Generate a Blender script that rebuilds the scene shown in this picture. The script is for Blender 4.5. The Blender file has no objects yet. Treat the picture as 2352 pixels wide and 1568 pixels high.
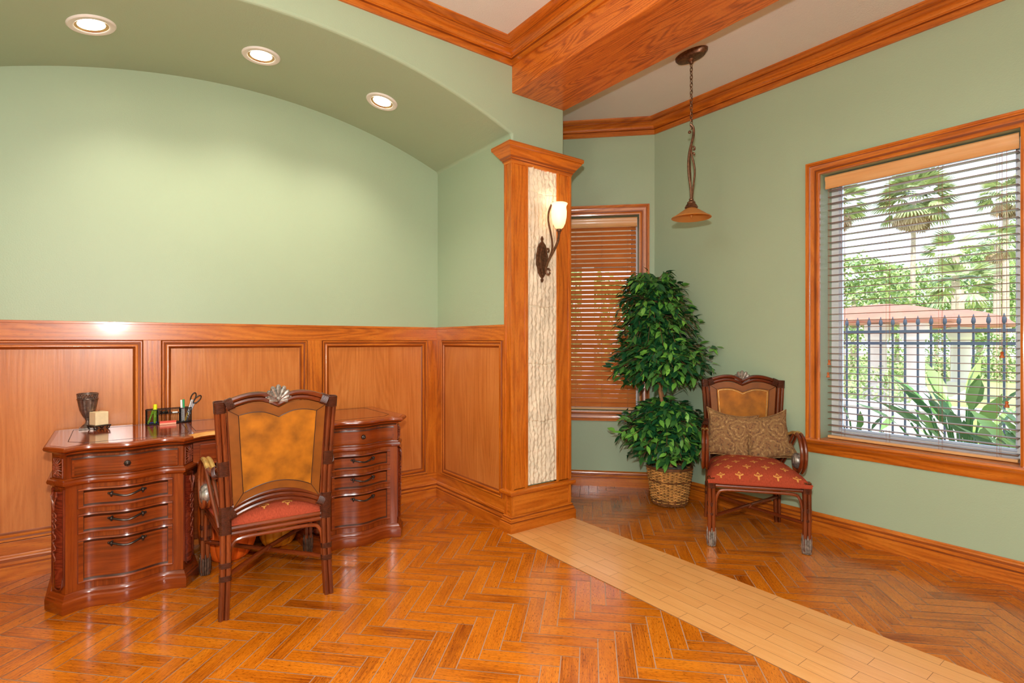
import bpy, math, random
from mathutils import Vector, Matrix, noise
random.seed(7)
PI=math.pi
C=bpy.context.scene.collection
V=Vector
# ------------------------------------------------------------------ camera
cam_d=bpy.data.cameras.new('camera'); cam=bpy.data.objects.new('camera',cam_d); C.objects.link(cam)
cam.location=(0,0,1.3); cam.rotation_euler=(PI/2,0,-math.radians(36.6))
cam_d.sensor_width=36; cam_d.lens=36*1230/2352; cam_d.clip_start=.05; cam_d.clip_end=300
bpy.context.scene.camera=cam
# ------------------------------------------------------------------ materials
def lin(c):
    return tuple((x/255/12.92 if x/255<=.04045 else ((x/255+.055)/1.055)**2.4) for x in c)+(1,)
def newmat(name):
    m=bpy.data.materials.new(name); m.use_nodes=True; nt=m.node_tree
    return m,nt,nt.nodes['Principled BSDF']
def N(nt,t,**kw):
    n=nt.nodes.new(t)
    for k,v in kw.items():
        if k in n.inputs: n.inputs[k].default_value=v
        else: setattr(n,k,v)
    return n
def L(nt,a,b): nt.links.new(a,b)
def simple(name,col,rough=.5,metal=0,coat=0,nscale=0,namp=.1,bump=0,bscale=80,emit=None,estr=0,trans=0,spec=.5,coord='Object',stretch=(1,1,1)):
    m,nt,b=newmat(name); c=lin(col)
    b.inputs['Base Color'].default_value=c; b.inputs['Roughness'].default_value=rough
    b.inputs['Metallic'].default_value=metal; b.inputs['Coat Weight'].default_value=coat
    b.inputs['Specular IOR Level'].default_value=spec; b.inputs['Transmission Weight'].default_value=trans
    tc=N(nt,'ShaderNodeTexCoord'); mp=N(nt,'ShaderNodeMapping'); L(nt,tc.outputs[coord],mp.inputs[0]); mp.inputs['Scale'].default_value=stretch
    if nscale:
        n=N(nt,'ShaderNodeTexNoise',Scale=nscale,Detail=5); L(nt,mp.outputs[0],n.inputs['Vector'])
        r=N(nt,'ShaderNodeValToRGB'); e=r.color_ramp.elements
        e[0].position=.3; e[1].position=.7
        e[0].color=tuple(x*(1-namp) for x in c[:3])+(1,); e[1].color=tuple(min(1,x*(1+namp)) for x in c[:3])+(1,)
        L(nt,n.outputs[0],r.inputs[0]); L(nt,r.outputs[0],b.inputs['Base Color'])
    if bump:
        n2=N(nt,'ShaderNodeTexNoise',Scale=bscale,Detail=4); L(nt,mp.outputs[0],n2.inputs['Vector'])
        bp=N(nt,'ShaderNodeBump',Strength=bump,Distance=.01); L(nt,n2.outputs[0],bp.inputs['Height']); L(nt,bp.outputs[0],b.inputs['Normal'])
    if emit:
        b.inputs['Emission Color'].default_value=lin(emit); b.inputs['Emission Strength'].default_value=estr
    return m
def wood(name,dark,mid,light,rough=.3,coat=.25,gs=1.,pores=.5,tone=False,bump=.15,wav=.4,vs=1.):
    m,nt,b=newmat(name)
    tc=N(nt,'ShaderNodeTexCoord')
    def mp(sx,sy):
        q=N(nt,'ShaderNodeMapping'); q.inputs['Scale'].default_value=(sx*gs,sy*gs*vs,1); L(nt,tc.outputs['UV'],q.inputs[0]); return q.outputs[0]
    wn=N(nt,'ShaderNodeTexNoise',Scale=1,Detail=1.5,Distortion=.3); L(nt,mp(.55,4.5),wn.inputs['Vector'])
    wm=N(nt,'ShaderNodeMath',operation='MULTIPLY'); L(nt,wn.outputs[0],wm.inputs[0]); wm.inputs[1].default_value=105
    ws=N(nt,'ShaderNodeMath',operation='SINE'); L(nt,wm.outputs[0],ws.inputs[0])
    w=N(nt,'ShaderNodeMath',operation='MULTIPLY_ADD'); L(nt,ws.outputs[0],w.inputs[0]); w.inputs[1].default_value=.5; w.inputs[2].default_value=.5
    s=N(nt,'ShaderNodeTexNoise',Scale=1,Detail=4); L(nt,mp(2.5,75),s.inputs['Vector'])
    g=N(nt,'ShaderNodeTexNoise',Scale=1,Detail=3); L(nt,mp(1.6,5),g.inputs['Vector'])
    def mul(a,k):
        q=N(nt,'ShaderNodeMath',operation='MULTIPLY'); L(nt,a,q.inputs[0]); q.inputs[1].default_value=k; return q.outputs[0]
    def add(a,c):
        q=N(nt,'ShaderNodeMath',operation='ADD'); L(nt,a,q.inputs[0]); L(nt,c,q.inputs[1]); return q.outputs[0]
    f=add(add(mul(w.outputs[0],wav*.42),mul(s.outputs[0],.45)),mul(g.outputs[0],.55-wav*.21))
    if tone:
        at=N(nt,'ShaderNodeAttribute',attribute_name='tone'); 
        q=N(nt,'ShaderNodeMath',operation='SUBTRACT'); L(nt,at.outputs['Fac'],q.inputs[0]); q.inputs[1].default_value=.5
        f=add(f,mul(q.outputs[0],.14))
    r=N(nt,'ShaderNodeValToRGB'); e=r.color_ramp.elements; e[0].position=.3; e[1].position=.72; e[0].color=lin(dark); e[1].color=lin(light)
    k=e.new(.5); k.color=lin(mid); L(nt,f,r.inputs[0])
    p=N(nt,'ShaderNodeTexNoise',Scale=1,Detail=2); L(nt,mp(30,300),p.inputs['Vector'])
    pr=N(nt,'ShaderNodeValToRGB'); pe=pr.color_ramp.elements; pe[0].position=.56; pe[1].position=.68
    pe[0].color=(0,0,0,1); pe[1].color=(pores,)*3+(1,); L(nt,p.outputs[0],pr.inputs[0])
    mx=N(nt,'ShaderNodeMix',data_type='RGBA'); L(nt,pr.outputs[0],mx.inputs[0]); L(nt,r.outputs[0],mx.inputs[6])
    mx.inputs[7].default_value=tuple(x*.25 for x in lin(dark)[:3])+(1,)
    L(nt,mx.outputs[2],b.inputs['Base Color'])
    bp=N(nt,'ShaderNodeBump',Strength=bump,Distance=.003); L(nt,s.outputs[0],bp.inputs['Height']); L(nt,bp.outputs[0],b.inputs['Normal'])
    b.inputs['Roughness'].default_value=rough; b.inputs['Coat Weight'].default_value=coat; b.inputs['Coat Roughness'].default_value=.12
    return m
M={}
M['green']=simple('green_paint',(168,187,157),.42,nscale=1.3,namp=.025,bump=.12,bscale=140,spec=.35)
M['ceil']=simple('ceiling_paint',(226,225,220),.7,nscale=2,namp=.02,bump=.25,bscale=120)
M['oak']=wood('stained_oak',(150,70,10),(192,100,20),(212,122,34),.3,.25,pores=.35)
M['oakp']=wood('oak_panel_veneer',(176,96,34),(198,116,50),(212,134,66),.3,.35,pores=.12,wav=.22)
M['beam']=wood('beam_oak',(140,62,12),(196,98,26),(214,118,38),.36,.2,gs=1.9,pores=.5,wav=.75)
M['floor']=wood('herringbone_planks',(140,64,8),(202,110,16),(222,130,28),.22,.3,gs=1.5,pores=.95,tone=True,bump=.12,wav=.12)
M['strip']=wood('pale_maple_planks',(222,156,90),(230,168,100),(236,178,112),.3,.2,gs=1.3,pores=.06,tone=True,bump=.05,wav=.2)
M['grout']=simple('grout',(186,150,122),.7)
M['gap']=simple('strip_gap',(140,98,62),.7)
M['desk']=wood('cherry_mahogany',(86,32,6),(130,52,12),(154,70,18),.25,.35,pores=.2,wav=.2)
M['desktop']=wood('desk_top_mahogany',(96,34,16),(130,54,28),(150,70,38),.12,.6,pores=.1,wav=.2)
M['deskdark']=wood('dark_mahogany',(58,16,8),(96,30,14),(124,46,22),.25,.5,pores=.3)
M['bare']=wood('worn_bare_wood',(186,110,40),(222,160,84),(240,192,118),.45,0,pores=.2)
M['carve']=simple('worn_carved_wood',(132,66,44),.35,coat=.3,nscale=90,namp=.5)
M['oak_shade']=wood('oak_groove_shade',(110,48,10),(138,66,18),(160,80,28),.35,.2,pores=.2)  # darker oak for recessed moulding steps, their shade painted into the colour
M['glaze']=simple('dark_glazed_groove',(62,26,12),.3,coat=.3)
M['line']=simple('dark_inlay_line',(52,24,14),.4)
M['shadowgap']=simple('black_gap',(14,8,6),.8)
M['cane']=wood('rattan_cane',(48,18,8),(104,42,16),(150,72,32),.22,.5,gs=.8,pores=.3,wav=.2,vs=.4)
M['wrap']=simple('rawhide_wrap',(74,34,19),.4,coat=.2,nscale=60,namp=.35)
M['gilt']=simple('worn_gilt',(196,160,92),.35,metal=.4,nscale=40,namp=.35)
M['silver']=simple('antiqued_silver',(150,142,134),.38,metal=.6,nscale=55,namp=.65)
M['leather']=simple('mottled_tan_leather',(162,96,10),.5,coat=0,nscale=11,namp=.42,spec=.25,bump=.05,bscale=200)
M['leatherd']=simple('leather_border',(128,70,10),.45,coat=0,spec=.3,nscale=12,namp=.2)
M['fabric']=simple('russet_upholstery',(170,72,46),.9,nscale=90,namp=.2,bump=.4,bscale=300,stretch=(3,.6,1),spec=.2)
M['fgold']=simple('gold_motif_thread',(216,150,76),.8,spec=.2)
M['iron']=simple('dark_bronze',(70,60,54),.38,metal=.8,nscale=50,namp=.4)
M['pewterd']=simple('dark_patinated_metal',(86,62,48),.45,metal=.4,nscale=55,namp=.6)
M['pewter']=simple('aged_pewter',(124,108,98),.35,metal=.7,nscale=60,namp=.5)
M['bronze']=simple('brown_bronze',(112,78,54),.38,metal=.6,nscale=60,namp=.4)
M['black']=simple('black_plastic',(20,20,22),.35)
M['mesh']=simple('black_wire_mesh',(26,26,28),.5,metal=.5)
M['white']=simple('white_plastic',(235,235,235),.35)
M['wax']=simple('ivory_wax',(236,214,170),.5,nscale=60,namp=.05)
M['trimw']=simple('white_trim_ring',(236,232,226),.45)
M['yel']=simple('neon_yellow_plastic',(214,226,20),.35)
M['yelg']=simple('neon_lime_plastic',(150,206,20),.35)
M['grn']=simple('green_cap',(22,150,84),.35)
M['red']=simple('coral_red_paper',(228,84,66),.6)
M['pink']=simple('pale_coral_paper',(246,170,140),.6)
M['blue']=simple('blue_plastic',(40,70,190),.35)
M['amber']=simple('amber_barrel',(206,160,30),.35)
M['steel']=simple('steel',(200,205,210),.25,metal=.9)
M['pump']=simple('orange_pumpkin_skin',(232,98,18),.5,nscale=6,namp=.12)
M['pumpy']=simple('yellow_orange_gourd_skin',(226,138,20),.5,nscale=6,namp=.15)
M['stem']=simple('dry_stem',(120,104,60),.8,nscale=30,namp=.3)
M['trunk']=simple('ficus_trunk',(176,122,78),.7,nscale=18,namp=.35,bump=.4,bscale=40)
M['twig']=simple('twig',(112,82,52),.7)
M['wick']=simple('wicker',(206,150,82),.45,coat=.3,nscale=28,namp=.5)
M['wickd']=simple('dark_wicker',(120,74,38),.55,nscale=30,namp=.4)
M['moss']=simple('grey_moss',(150,150,130),.9,nscale=40,namp=.3)
M['cream']=wood('pale_valance_wood',(214,150,92),(226,168,108),(236,184,126),.35,.2,pores=.05,wav=.2)
M['slat']=wood('lit_slat_wood',(200,110,46),(222,132,62),(234,150,80),.35,.25,pores=.1,wav=.15)  # brighter copy of the slat wood, light on the narrow blind put into colour
M['slat_shade']=wood('shaded_slat_wood',(92,52,28),(120,72,42),(140,88,54),.35,.2,pores=.1,wav=.15)  # darker copy of the slat wood, the wide blind's weaker light painted in
M['cord']=simple('lift_cord',(170,120,96),.8)
M['tass']=wood('tassel_wood',(170,84,36),(196,104,50),(214,126,70),.35,.2)
M['vinyl']=simple('white_vinyl',(232,232,236),.4)
M['stone']=simple('split_limestone',(226,212,188),.85,nscale=9,namp=.13,bump=.6,bscale=60)
M['bulb']=simple('lit_bulb',(255,250,235),.4,emit=(255,240,214),estr=14)
M['can']=simple('gold_reflector',(222,176,130),.15,metal=.8)
M['amberg']=None
def leafmat(name,d,l):
    m,nt,b=newmat(name); at=N(nt,'ShaderNodeAttribute',attribute_name='tone')
    r=N(nt,'ShaderNodeValToRGB'); e=r.color_ramp.elements; e[0].color=lin(d); e[1].color=lin(l); e[0].position=.1; e[1].position=1
    L(nt,at.outputs['Fac'],r.inputs[0]); L(nt,r.outputs[0],b.inputs['Base Color']); b.inputs['Roughness'].default_value=.32
    return m
M['leaf']=leafmat('ficus_leaf',(28,82,46),(124,190,74))
M['oleaf']=leafmat('garden_leaf',(120,150,84),(206,222,150))
M['pleaf']=leafmat('palm_frond',(112,134,84),(204,212,150))
M['dleaf']=leafmat('dry_frond',(160,130,100),(222,196,160))
M['bleaf']=leafmat('paddle_leaf',(70,124,62),(176,206,110))
def fabricmat():
    m,nt,b=newmat('paisley_tapestry'); tc=N(nt,'ShaderNodeTexCoord')
    n=N(nt,'ShaderNodeTexNoise',Scale=5,Detail=2); L(nt,tc.outputs['UV'],n.inputs['Vector'])
    mx=N(nt,'ShaderNodeMix',data_type='VECTOR'); mx.inputs[0].default_value=.22; L(nt,tc.outputs['UV'],mx.inputs[4]); L(nt,n.outputs['Color'],mx.inputs[5])
    v=N(nt,'ShaderNodeTexVoronoi',Scale=3.4); v.feature='F1'; L(nt,mx.outputs[1],v.inputs['Vector'])
    w=N(nt,'ShaderNodeMath',operation='MULTIPLY'); L(nt,v.outputs['Distance'],w.inputs[0]); w.inputs[1].default_value=27
    sn=N(nt,'ShaderNodeMath',operation='SINE'); L(nt,w.outputs[0],sn.inputs[0])
    r=N(nt,'ShaderNodeValToRGB'); e=r.color_ramp.elements; e[0].position=0; e[0].color=lin((84,62,46)); e[1].position=1; e[1].color=lin((190,156,106))
    for p,c in ((.3,(146,104,64)),(.55,(132,102,66)),(.8,(150,112,68))): q=e.new(p); q.color=lin(c)
    a=N(nt,'ShaderNodeMath',operation='MULTIPLY_ADD'); L(nt,sn.outputs[0],a.inputs[0]); a.inputs[1].default_value=.34
    n2=N(nt,'ShaderNodeTexNoise',Scale=26,Detail=4); L(nt,tc.outputs['UV'],n2.inputs['Vector']); L(nt,n2.outputs[0],a.inputs[2]); L(nt,a.outputs[0],r.inputs[0])
    L(nt,r.outputs[0],b.inputs['Base Color']); b.inputs['Roughness'].default_value=.9
    bp=N(nt,'ShaderNodeBump',Strength=.4,Distance=.004); L(nt,n2.outputs[0],bp.inputs['Height']); L(nt,bp.outputs[0],b.inputs['Normal'])
    return m
M['paisley']=fabricmat()
def glassmat(name,col=(1,1,1,1),f=.1,rough=0.02):
    m,nt,b=newmat(name); nt.nodes.remove(b); out=nt.nodes['Material Output']
    t=N(nt,'ShaderNodeBsdfTransparent'); t.inputs[0].default_value=col
    g=N(nt,'ShaderNodeBsdfGlossy',Roughness=rough); lw=N(nt,'ShaderNodeFresnel',IOR=1.45)
    mx=N(nt,'ShaderNodeMixShader'); L(nt,lw.outputs[0],mx.inputs[0]); L(nt,t.outputs[0],mx.inputs[1]); L(nt,g.outputs[0],mx.inputs[2]); L(nt,mx.outputs[0],out.inputs[0])
    return m
M['glass']=glassmat('window_glass',(.93,.95,.98,1))
def shademat(name,col,estr,trans):
    m,nt,b=newmat(name); b.inputs['Base Color'].default_value=lin(col); b.inputs['Roughness'].default_value=.35
    out=nt.nodes['Material Output']; tl=N(nt,'ShaderNodeBsdfTranslucent'); tl.inputs[0].default_value=lin(col)
    mx=N(nt,'ShaderNodeMixShader'); mx.inputs[0].default_value=trans; L(nt,b.outputs[0],mx.inputs[1]); L(nt,tl.outputs[0],mx.inputs[2]); L(nt,mx.outputs[0],out.inputs[0])
    b.inputs['Emission Color'].default_value=lin((255,236,200)); b.inputs['Emission Strength'].default_value=estr
    return m
M['alab']=shademat('lit_alabaster_glass',(250,232,206),.38,.5)
M['amberg']=shademat('amber_scavo_glass',(226,168,92),0,.45)
# exterior
M['grass']=simple('lawn',(170,180,110),.9,nscale=3,namp=.2)
M['pave']=simple('concrete_paving',(214,206,196),.85,nscale=2,namp=.06)
M['fence']=simple('painted_iron',(58,66,82),.5)
M['terra']=simple('terracotta_roof',(178,118,96),.8,nscale=5,namp=.1)
M['stucco']=simple('white_stucco',(228,222,214),.85,nscale=6,namp=.04)
M['palmt']=simple('palm_trunk',(190,170,150),.9,nscale=8,namp=.25)
M['porch']=simple('porch_stucco',(120,92,66),.85,nscale=4,namp=.1)
# ------------------------------------------------------------------ mesh builder
class MB:
    def __init__(s,off=True): s.v=[];s.f=[];s.uv=[];s.sm=[];s.mi=[];s.tn=[];s.off=(random.uniform(0,9),random.uniform(0,9)) if off else (0,0)
    def face(s,idx,uv=None,sm=False,mi=0,tn=.5):
        s.f.append(tuple(idx)); s.uv.append(uv); s.sm.append(sm); s.mi.append(mi); s.tn.append(tn)
    def auto(s,idx,g,off=(0,0)):
        p=[V(s.v[i]) for i in idx]; n=(p[1]-p[0]).cross(p[2]-p[0])
        if n.length<1e-12 and len(p)>3: n=(p[2]-p[0]).cross(p[3]-p[0])
        if n.length<1e-12: return [(0,0)]*len(idx)
        n.normalize(); g=V(g)
        if abs(n.dot(g))>.85: g=V((g.y,g.z,g.x))
        u=(g-n*g.dot(n)).normalized(); w=n.cross(u)
        return [(q.dot(u)+off[0],q.dot(w)+off[1]) for q in p]
    def box(s,x0,x1,y0,y1,z0,z1,g=(1,0,0),mi=0,mat=None):
        b=len(s.v); P=[(x,y,z) for z in (z0,z1) for y in (y0,y1) for x in (x0,x1)]
        if mat is not None: P=[tuple(mat@V(p)) for p in P]; g=mat.to_3x3()@V(g)
        s.v+=P; o=(random.uniform(0,5),random.uniform(0,5))
        for q in ((0,2,3,1),(4,5,7,6),(0,1,5,4),(2,6,7,3),(0,4,6,2),(1,3,7,5)):
            idx=[b+i for i in q]; s.face(idx,s.auto(idx,g,o),False,mi)
        return s
    def prism(s,poly,z0,z1,g=(1,0,0),mi=0,ax='z',mat=None,sm=False):
        # poly in plane; ax z: (x,y), ax y: (x,z) extruded along y
        b=len(s.v); n=len(poly)
        def P(p,h):
            q=(p[0],p[1],h) if ax=='z' else ((p[0],h,p[1]) if ax=='y' else (h,p[0],p[1]))
            return tuple(mat@V(q)) if mat is not None else q
        s.v+=[P(p,z0) for p in poly]+[P(p,z1) for p in poly]
        if mat is not None: g=mat.to_3x3()@V(g)
        area=sum(poly[i][0]*poly[(i+1)%n][1]-poly[(i+1)%n][0]*poly[i][1] for i in range(n))
        fl=(area>0)==(ax!='y')
        t=list(range(b+n,b+2*n)); bo=list(range(b,b+n))[::-1]
        if not fl: t=t[::-1]; bo=bo[::-1]
        for idx in (t,bo): s.face(idx,s.auto(idx,g),False,mi)
        for i in range(n):
            j=(i+1)%n; idx=[b+i,b+j,b+n+j,b+n+i]
            if not fl: idx=idx[::-1]
            s.face(idx,s.auto(idx,g),sm,mi)
        return s
    def sweep(s,prof,path,Nv=(0,0,1),closed=False,mi=0,sm=False,cap=True,mat=None,pm=()):
        # prof: (a along left normal, b along Nv) ; profile closed loop
        Nv=V(Nv); P=[V(p) for p in path]; n=len(P); m=len(prof); b=len(s.v)
        seg=[(P[(i+1)%n]-P[i]).normalized() for i in range(n if closed else n-1)]
        ul=[0]
        for i in range(1,n+1): ul.append(ul[-1]+(P[i%n]-P[i-1]).length)
        vl=[0]
        for i in range(1,m+1): vl.append(vl[-1]+math.hypot(prof[i%m][0]-prof[i-1][0],prof[i%m][1]-prof[i-1][1]))
        for i in range(n):
            if closed: t0=seg[i-1]; t1=seg[i]
            else: t0=seg[max(0,i-1)]; t1=seg[min(n-2,i)]
            l0=Nv.cross(t0).normalized(); l1=Nv.cross(t1).normalized(); h=(l0+l1).normalized(); k=1/max(.35,h.dot(l0))
            for (a,c) in prof:
                q=P[i]+h*(a*k)+Nv*c
                s.v.append(tuple(mat@q) if mat is not None else tuple(q))
        for i in range(n if closed else n-1):
            j=(i+1)%n
            for a in range(m):
                c=(a+1)%m
                s.face((b+i*m+a,b+j*m+a,b+j*m+c,b+i*m+c),[(ul[i],vl[a]),(ul[i+1],vl[a]),(ul[i+1],vl[a+1]),(ul[i],vl[a+1])],sm,1 if a in pm else mi)
        if cap and not closed:
            for idx in (list(range(b,b+m))[::-1],list(range(b+(n-1)*m,b+n*m))): s.face(idx,s.auto(idx,(1,0,0)),False,mi)
        return s
    def tube(s,pts,r,seg=8,mi=0,closed=False,sx=1.):
        P=[V(p) for p in pts]; n=len(P); b=len(s.v)
        T=[]
        for i in range(n):
            a=P[i-1] if (i>0 or closed) else P[i]; c=P[(i+1)%n] if (i<n-1 or closed) else P[i]
            T.append((c-a).normalized())
        up=V((0,0,1)) if abs(T[0].z)<.9 else V((1,0,0))
        x=(up-T[0]*up.dot(T[0])).normalized(); ul=0
        for i in range(n):
            x=(x-T[i]*x.dot(T[i])).normalized(); y=T[i].cross(x); rr=r[i] if isinstance(r,(list,tuple)) else r
            for k in range(seg):
                a=2*PI*k/seg; s.v.append(tuple(P[i]+x*(math.cos(a)*rr*sx)+y*(math.sin(a)*rr)))
        R0=r[0] if isinstance(r,(list,tuple)) else r
        for i in range(n if closed else n-1):
            j=(i+1)%n; d=(P[j]-P[i]).length
            for k in range(seg):
                l=(k+1)%seg; v0=k/seg*2*PI*R0; v1=(k+1)/seg*2*PI*R0
                s.face((b+i*seg+k,b+i*seg+l,b+j*seg+l,b+j*seg+k),[(ul,v0),(ul,v1),(ul+d,v1),(ul+d,v0)],True,mi)
            ul+=d
        if not closed:
            s.face(list(range(b,b+seg))[::-1],[(0,0)]*seg,False,mi); s.face(list(range(b+(n-1)*seg,b+n*seg)),[(0,0)]*seg,False,mi)
        return s
    def lathe(s,prof,c=(0,0,0),seg=24,mi=0,mat=None,closed=False,flute=None,sm=True):
        b=len(s.v); n=len(prof)
        for (r,z) in prof:
            for k in range(seg):
                a=2*PI*k/seg; rr=r*(flute(a,z) if flute else 1); q=V((math.cos(a)*rr,math.sin(a)*rr,z))
                if mat is not None: q=mat@q
                s.v.append(tuple(q+V(c)))
        for i in range(n-1):
            for k in range(seg):
                l=(k+1)%seg
                s.face((b+i*seg+k,b+i*seg+l,b+(i+1)*seg+l,b+(i+1)*seg+k),[(k/seg,prof[i][1]),((k+1)/seg,prof[i][1]),((k+1)/seg,prof[i+1][1]),(k/seg,prof[i+1][1])],sm,mi)
        if prof[0][0]>1e-5: s.face(list(range(b,b+seg))[::-1],None,False,mi) if closed else None
        if prof[-1][0]>1e-5: s.face(list(range(b+(n-1)*seg,b+n*seg)),None,False,mi) if closed else None
        return s
    def ball(s,c,r,seg=12,mi=0,sc=(1,1,1)):
        m=Matrix.Diagonal(V(sc)); pr=[(max(1e-4,r*math.sin(PI*i/8)),-r*math.cos(PI*i/8)) for i in range(9)]
        return s.lathe(pr,c,seg,mi,mat=m)
    def grid(s,fn,nu,nv,mi=0,sm=True,uvs=(1,1),flip=False,loopu=False):
        b=len(s.v)
        for j in range(nv+1):
            for i in range(nu+1): s.v.append(tuple(fn(i/nu,j/nv)))
        for j in range(nv):
            for i in range(nu):
                q=[b+j*(nu+1)+i,b+j*(nu+1)+i+1,b+(j+1)*(nu+1)+i+1,b+(j+1)*(nu+1)+i]
                uv=[(i/nu*uvs[0],j/nv*uvs[1]),((i+1)/nu*uvs[0],j/nv*uvs[1]),((i+1)/nu*uvs[0],(j+1)/nv*uvs[1]),(i/nu*uvs[0],(j+1)/nv*uvs[1])]
                if flip: q=q[::-1]; uv=uv[::-1]
                s.face(q,uv,sm,mi)
        return s
    def leaf(s,p,d,n,l,w,tn,mi=0,fold=.25,droop=.15):
        d=d.normalized(); x=d.cross(n)
        if x.length<1e-4: x=d.cross(V((1,0,.3)))
        x.normalize(); n=x.cross(d).normalized(); b=len(s.v)
        pts=[(0,0,0),(.3,.42,fold*.42*w),(.3,-.42,fold*.42*w),(.35,0,0),(.62,.4,fold*.4*w),(.62,-.4,fold*.4*w),(.68,0,0),(1,0,0)]
        for (a,c,h) in pts: s.v.append(tuple(p+d*(a*l)+x*(c*w)+n*(h-droop*l*a*a)))
        for q in ((0,3,1),(0,2,3),(1,3,6,4),(3,2,5,6),(4,6,7),(6,5,7)): s.face([b+i for i in q],None,True,mi,tn)
    def build(s,name,mats,parent=None,bevel=0,tone=False,mod=None):
        me=bpy.data.meshes.new(name); me.from_pydata(s.v,[],s.f)
        uvl=me.uv_layers.new(name='UVMap'); k=0; data=[]
        for f,uv in zip(s.f,s.uv):
            if uv is None: uv=[(0,0)]*len(f)
            for q in uv: data+= [q[0]+s.off[0],q[1]+s.off[1]]
        uvl.data.foreach_set('uv',data)
        me.polygons.foreach_set('use_smooth',s.sm); me.polygons.foreach_set('material_index',s.mi)
        if tone:
            at=me.attributes.new('tone','FLOAT','FACE'); at.data.foreach_set('value',s.tn)
        for m in (mats if isinstance(mats,(list,tuple)) else [mats]): me.materials.append(M[m])
        me.validate(); me.update()
        if not bevel and not tone and name not in('wall_arch','floor'):
            me.polygons.foreach_set('use_smooth',[True]*len(me.polygons)); me.set_sharp_from_angle(angle=math.radians(31))
        o=bpy.data.objects.new(name,me); C.objects.link(o)
        if parent is not None: o.parent=parent
        if bevel:
            b=o.modifiers.new('bevel','BEVEL'); b.width=bevel; b.segments=2; b.limit_method='ANGLE'; b.angle_limit=math.radians(40)
        return o
def empty(name,loc=(0,0,0),rz=0,mat=None):
    o=bpy.data.objects.new(name,None); C.objects.link(o); o.empty_display_size=.1
    if mat is not None: o.matrix_world=mat
    else: o.location=loc; o.rotation_euler=(0,0,rz)
    return o
def tag(o,label,cat,group=None,kind=None):
    if label: o['label']=label
    if cat: o['category']=cat
    if group: o['group']=group
    if kind: o['kind']=kind
    return o
def struct(o): o['kind']='structure'; return o
def copy_tree(o,parent=None):
    c=o.copy(); C.objects.link(c)
    if parent is not None: c.parent=parent
    for ch in list(o.children): copy_tree(ch,c)
    return c
def smooth(pts,k=4):
    # catmull-rom
    P=[V(p) for p in pts]; out=[]
    for i in range(len(P)-1):
        a=P[max(0,i-1)];b=P[i];c=P[i+1];d=P[min(len(P)-1,i+2)]
        for j in range(k):
            t=j/k; out.append(.5*((2*b)+(c-a)*t+(2*a-5*b+4*c-d)*t*t+(3*b-a-3*c+d)*t**3))
    out.append(P[-1]); return out
def ortho(a,b): return Matrix.Translation(V(a))@V((0,0,1)).rotation_difference((V(b)-V(a)).normalized()).to_matrix().to_4x4()
# ------------------------------------------------------------------ constants
NX0,NX1,NYF,NYB=-.69,2.19,2.95,4.0
RX=3.86; CORY=3.07; ZL,ZR=3.30,3.26
# ------------------------------------------------------------------ floor
W_,L_=.0757,.334
u0,v0=2.525,.078
fb=MB(False); g=.0022; r2=2**-.5
XA,XB,YA,YB=-2.6,3.9,-4.0,4.02
def uv2xy(u,v): return ((u-v)*r2,(u+v)*r2)
for b in range(-26,26):
    for i in range(-90,90):
        for kind in (0,1):
            uu=u0+i*W_+b*L_; vv=v0-i*W_+b*L_
            if kind==0: U0,U1,V0,V1=uu,uu+L_,vv,vv+W_
            else: U0,U1,V0,V1=uu,uu+W_,vv-L_,vv
            cx,cy=uv2xy((U0+U1)/2,(V0+V1)/2)
            if not(XA-.1<cx<XB+.1 and YA-.1<cy<YB+.1): continue
            if 2.25<cx<2.6 and cy<2.75: continue
            bb=len(fb.v)
            for (p,q) in ((U0+g,V0+g),(U1-g,V0+g),(U1-g,V1-g),(U0+g,V1-g)):
                x,y=uv2xy(p,q); fb.v.append((x,y,0))
            ox,oy=random.uniform(0,30),random.uniform(0,30)
            uv=[(0,0),(U1-U0,0),(U1-U0,V1-V0),(0,V1-V0)]
            if kind: uv=[(q,p) for p,q in uv]
            uv=[(p+ox,q+oy) for p,q in uv]
            t=random.random(); t=t**1.1
            fb.face((bb,bb+1,bb+2,bb+3),uv,False,0,t)
fb.box(XA,4.1,YA,4.3,-.12,-.0025,mi=1)
floor=struct(fb.build('floor',['floor','grout'],tone=True))
# pale strip
sb=MB(False); SX0,SX1=2.125,2.715; rows=[2.125,2.1985,2.2745,2.351,2.4275,2.5035,2.579,2.655,2.715]
PL=.339
for k in range(8):
    a,b=rows[k],rows[k+1]; off=1.893-.0 if k%2==0 else 2.057
    y=off-PL*18
    while y<3.05:
        y0=max(y,-4); y1=min(y+PL,2.92)
        if y1>y0+.01:
            bb=len(sb.v); gg=.0009
            for p in ((a+gg,y0+gg),(b-gg,y0+gg),(b-gg,y1-gg),(a+gg,y1-gg)): sb.v.append((p[0],p[1],.003))
            ox=random.uniform(0,30); sb.face((bb,bb+1,bb+2,bb+3),[(y0+ox,a),(y0+ox,b),(y1+ox,b),(y1+ox,a)],False,0,random.random())
        y+=PL
sb.box(SX0,SX1,-4,2.92,-.002,.0022,mi=1)
o=sb.build('strip_inlay',['strip','gap'],floor,tone=True); o['label']='pale blond plank strip running across the darker herringbone floor'
# small litter of grout chips ignored
# ------------------------------------------------------------------ ceiling
cb=MB(); cb.box(-2.7,2.19,-4.1,NYF,ZL,ZL+.2); cb.box(2.67,4.1,-4.1,4.3,ZR,ZL+.2); cb.box(2.19,2.67,-4.1,4.3,ZL,ZL+.2); cb.box(-2.7,2.19,NYF,4.3,ZL+.03,ZL+.2)
struct(cb.build('ceiling','ceil'))
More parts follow.
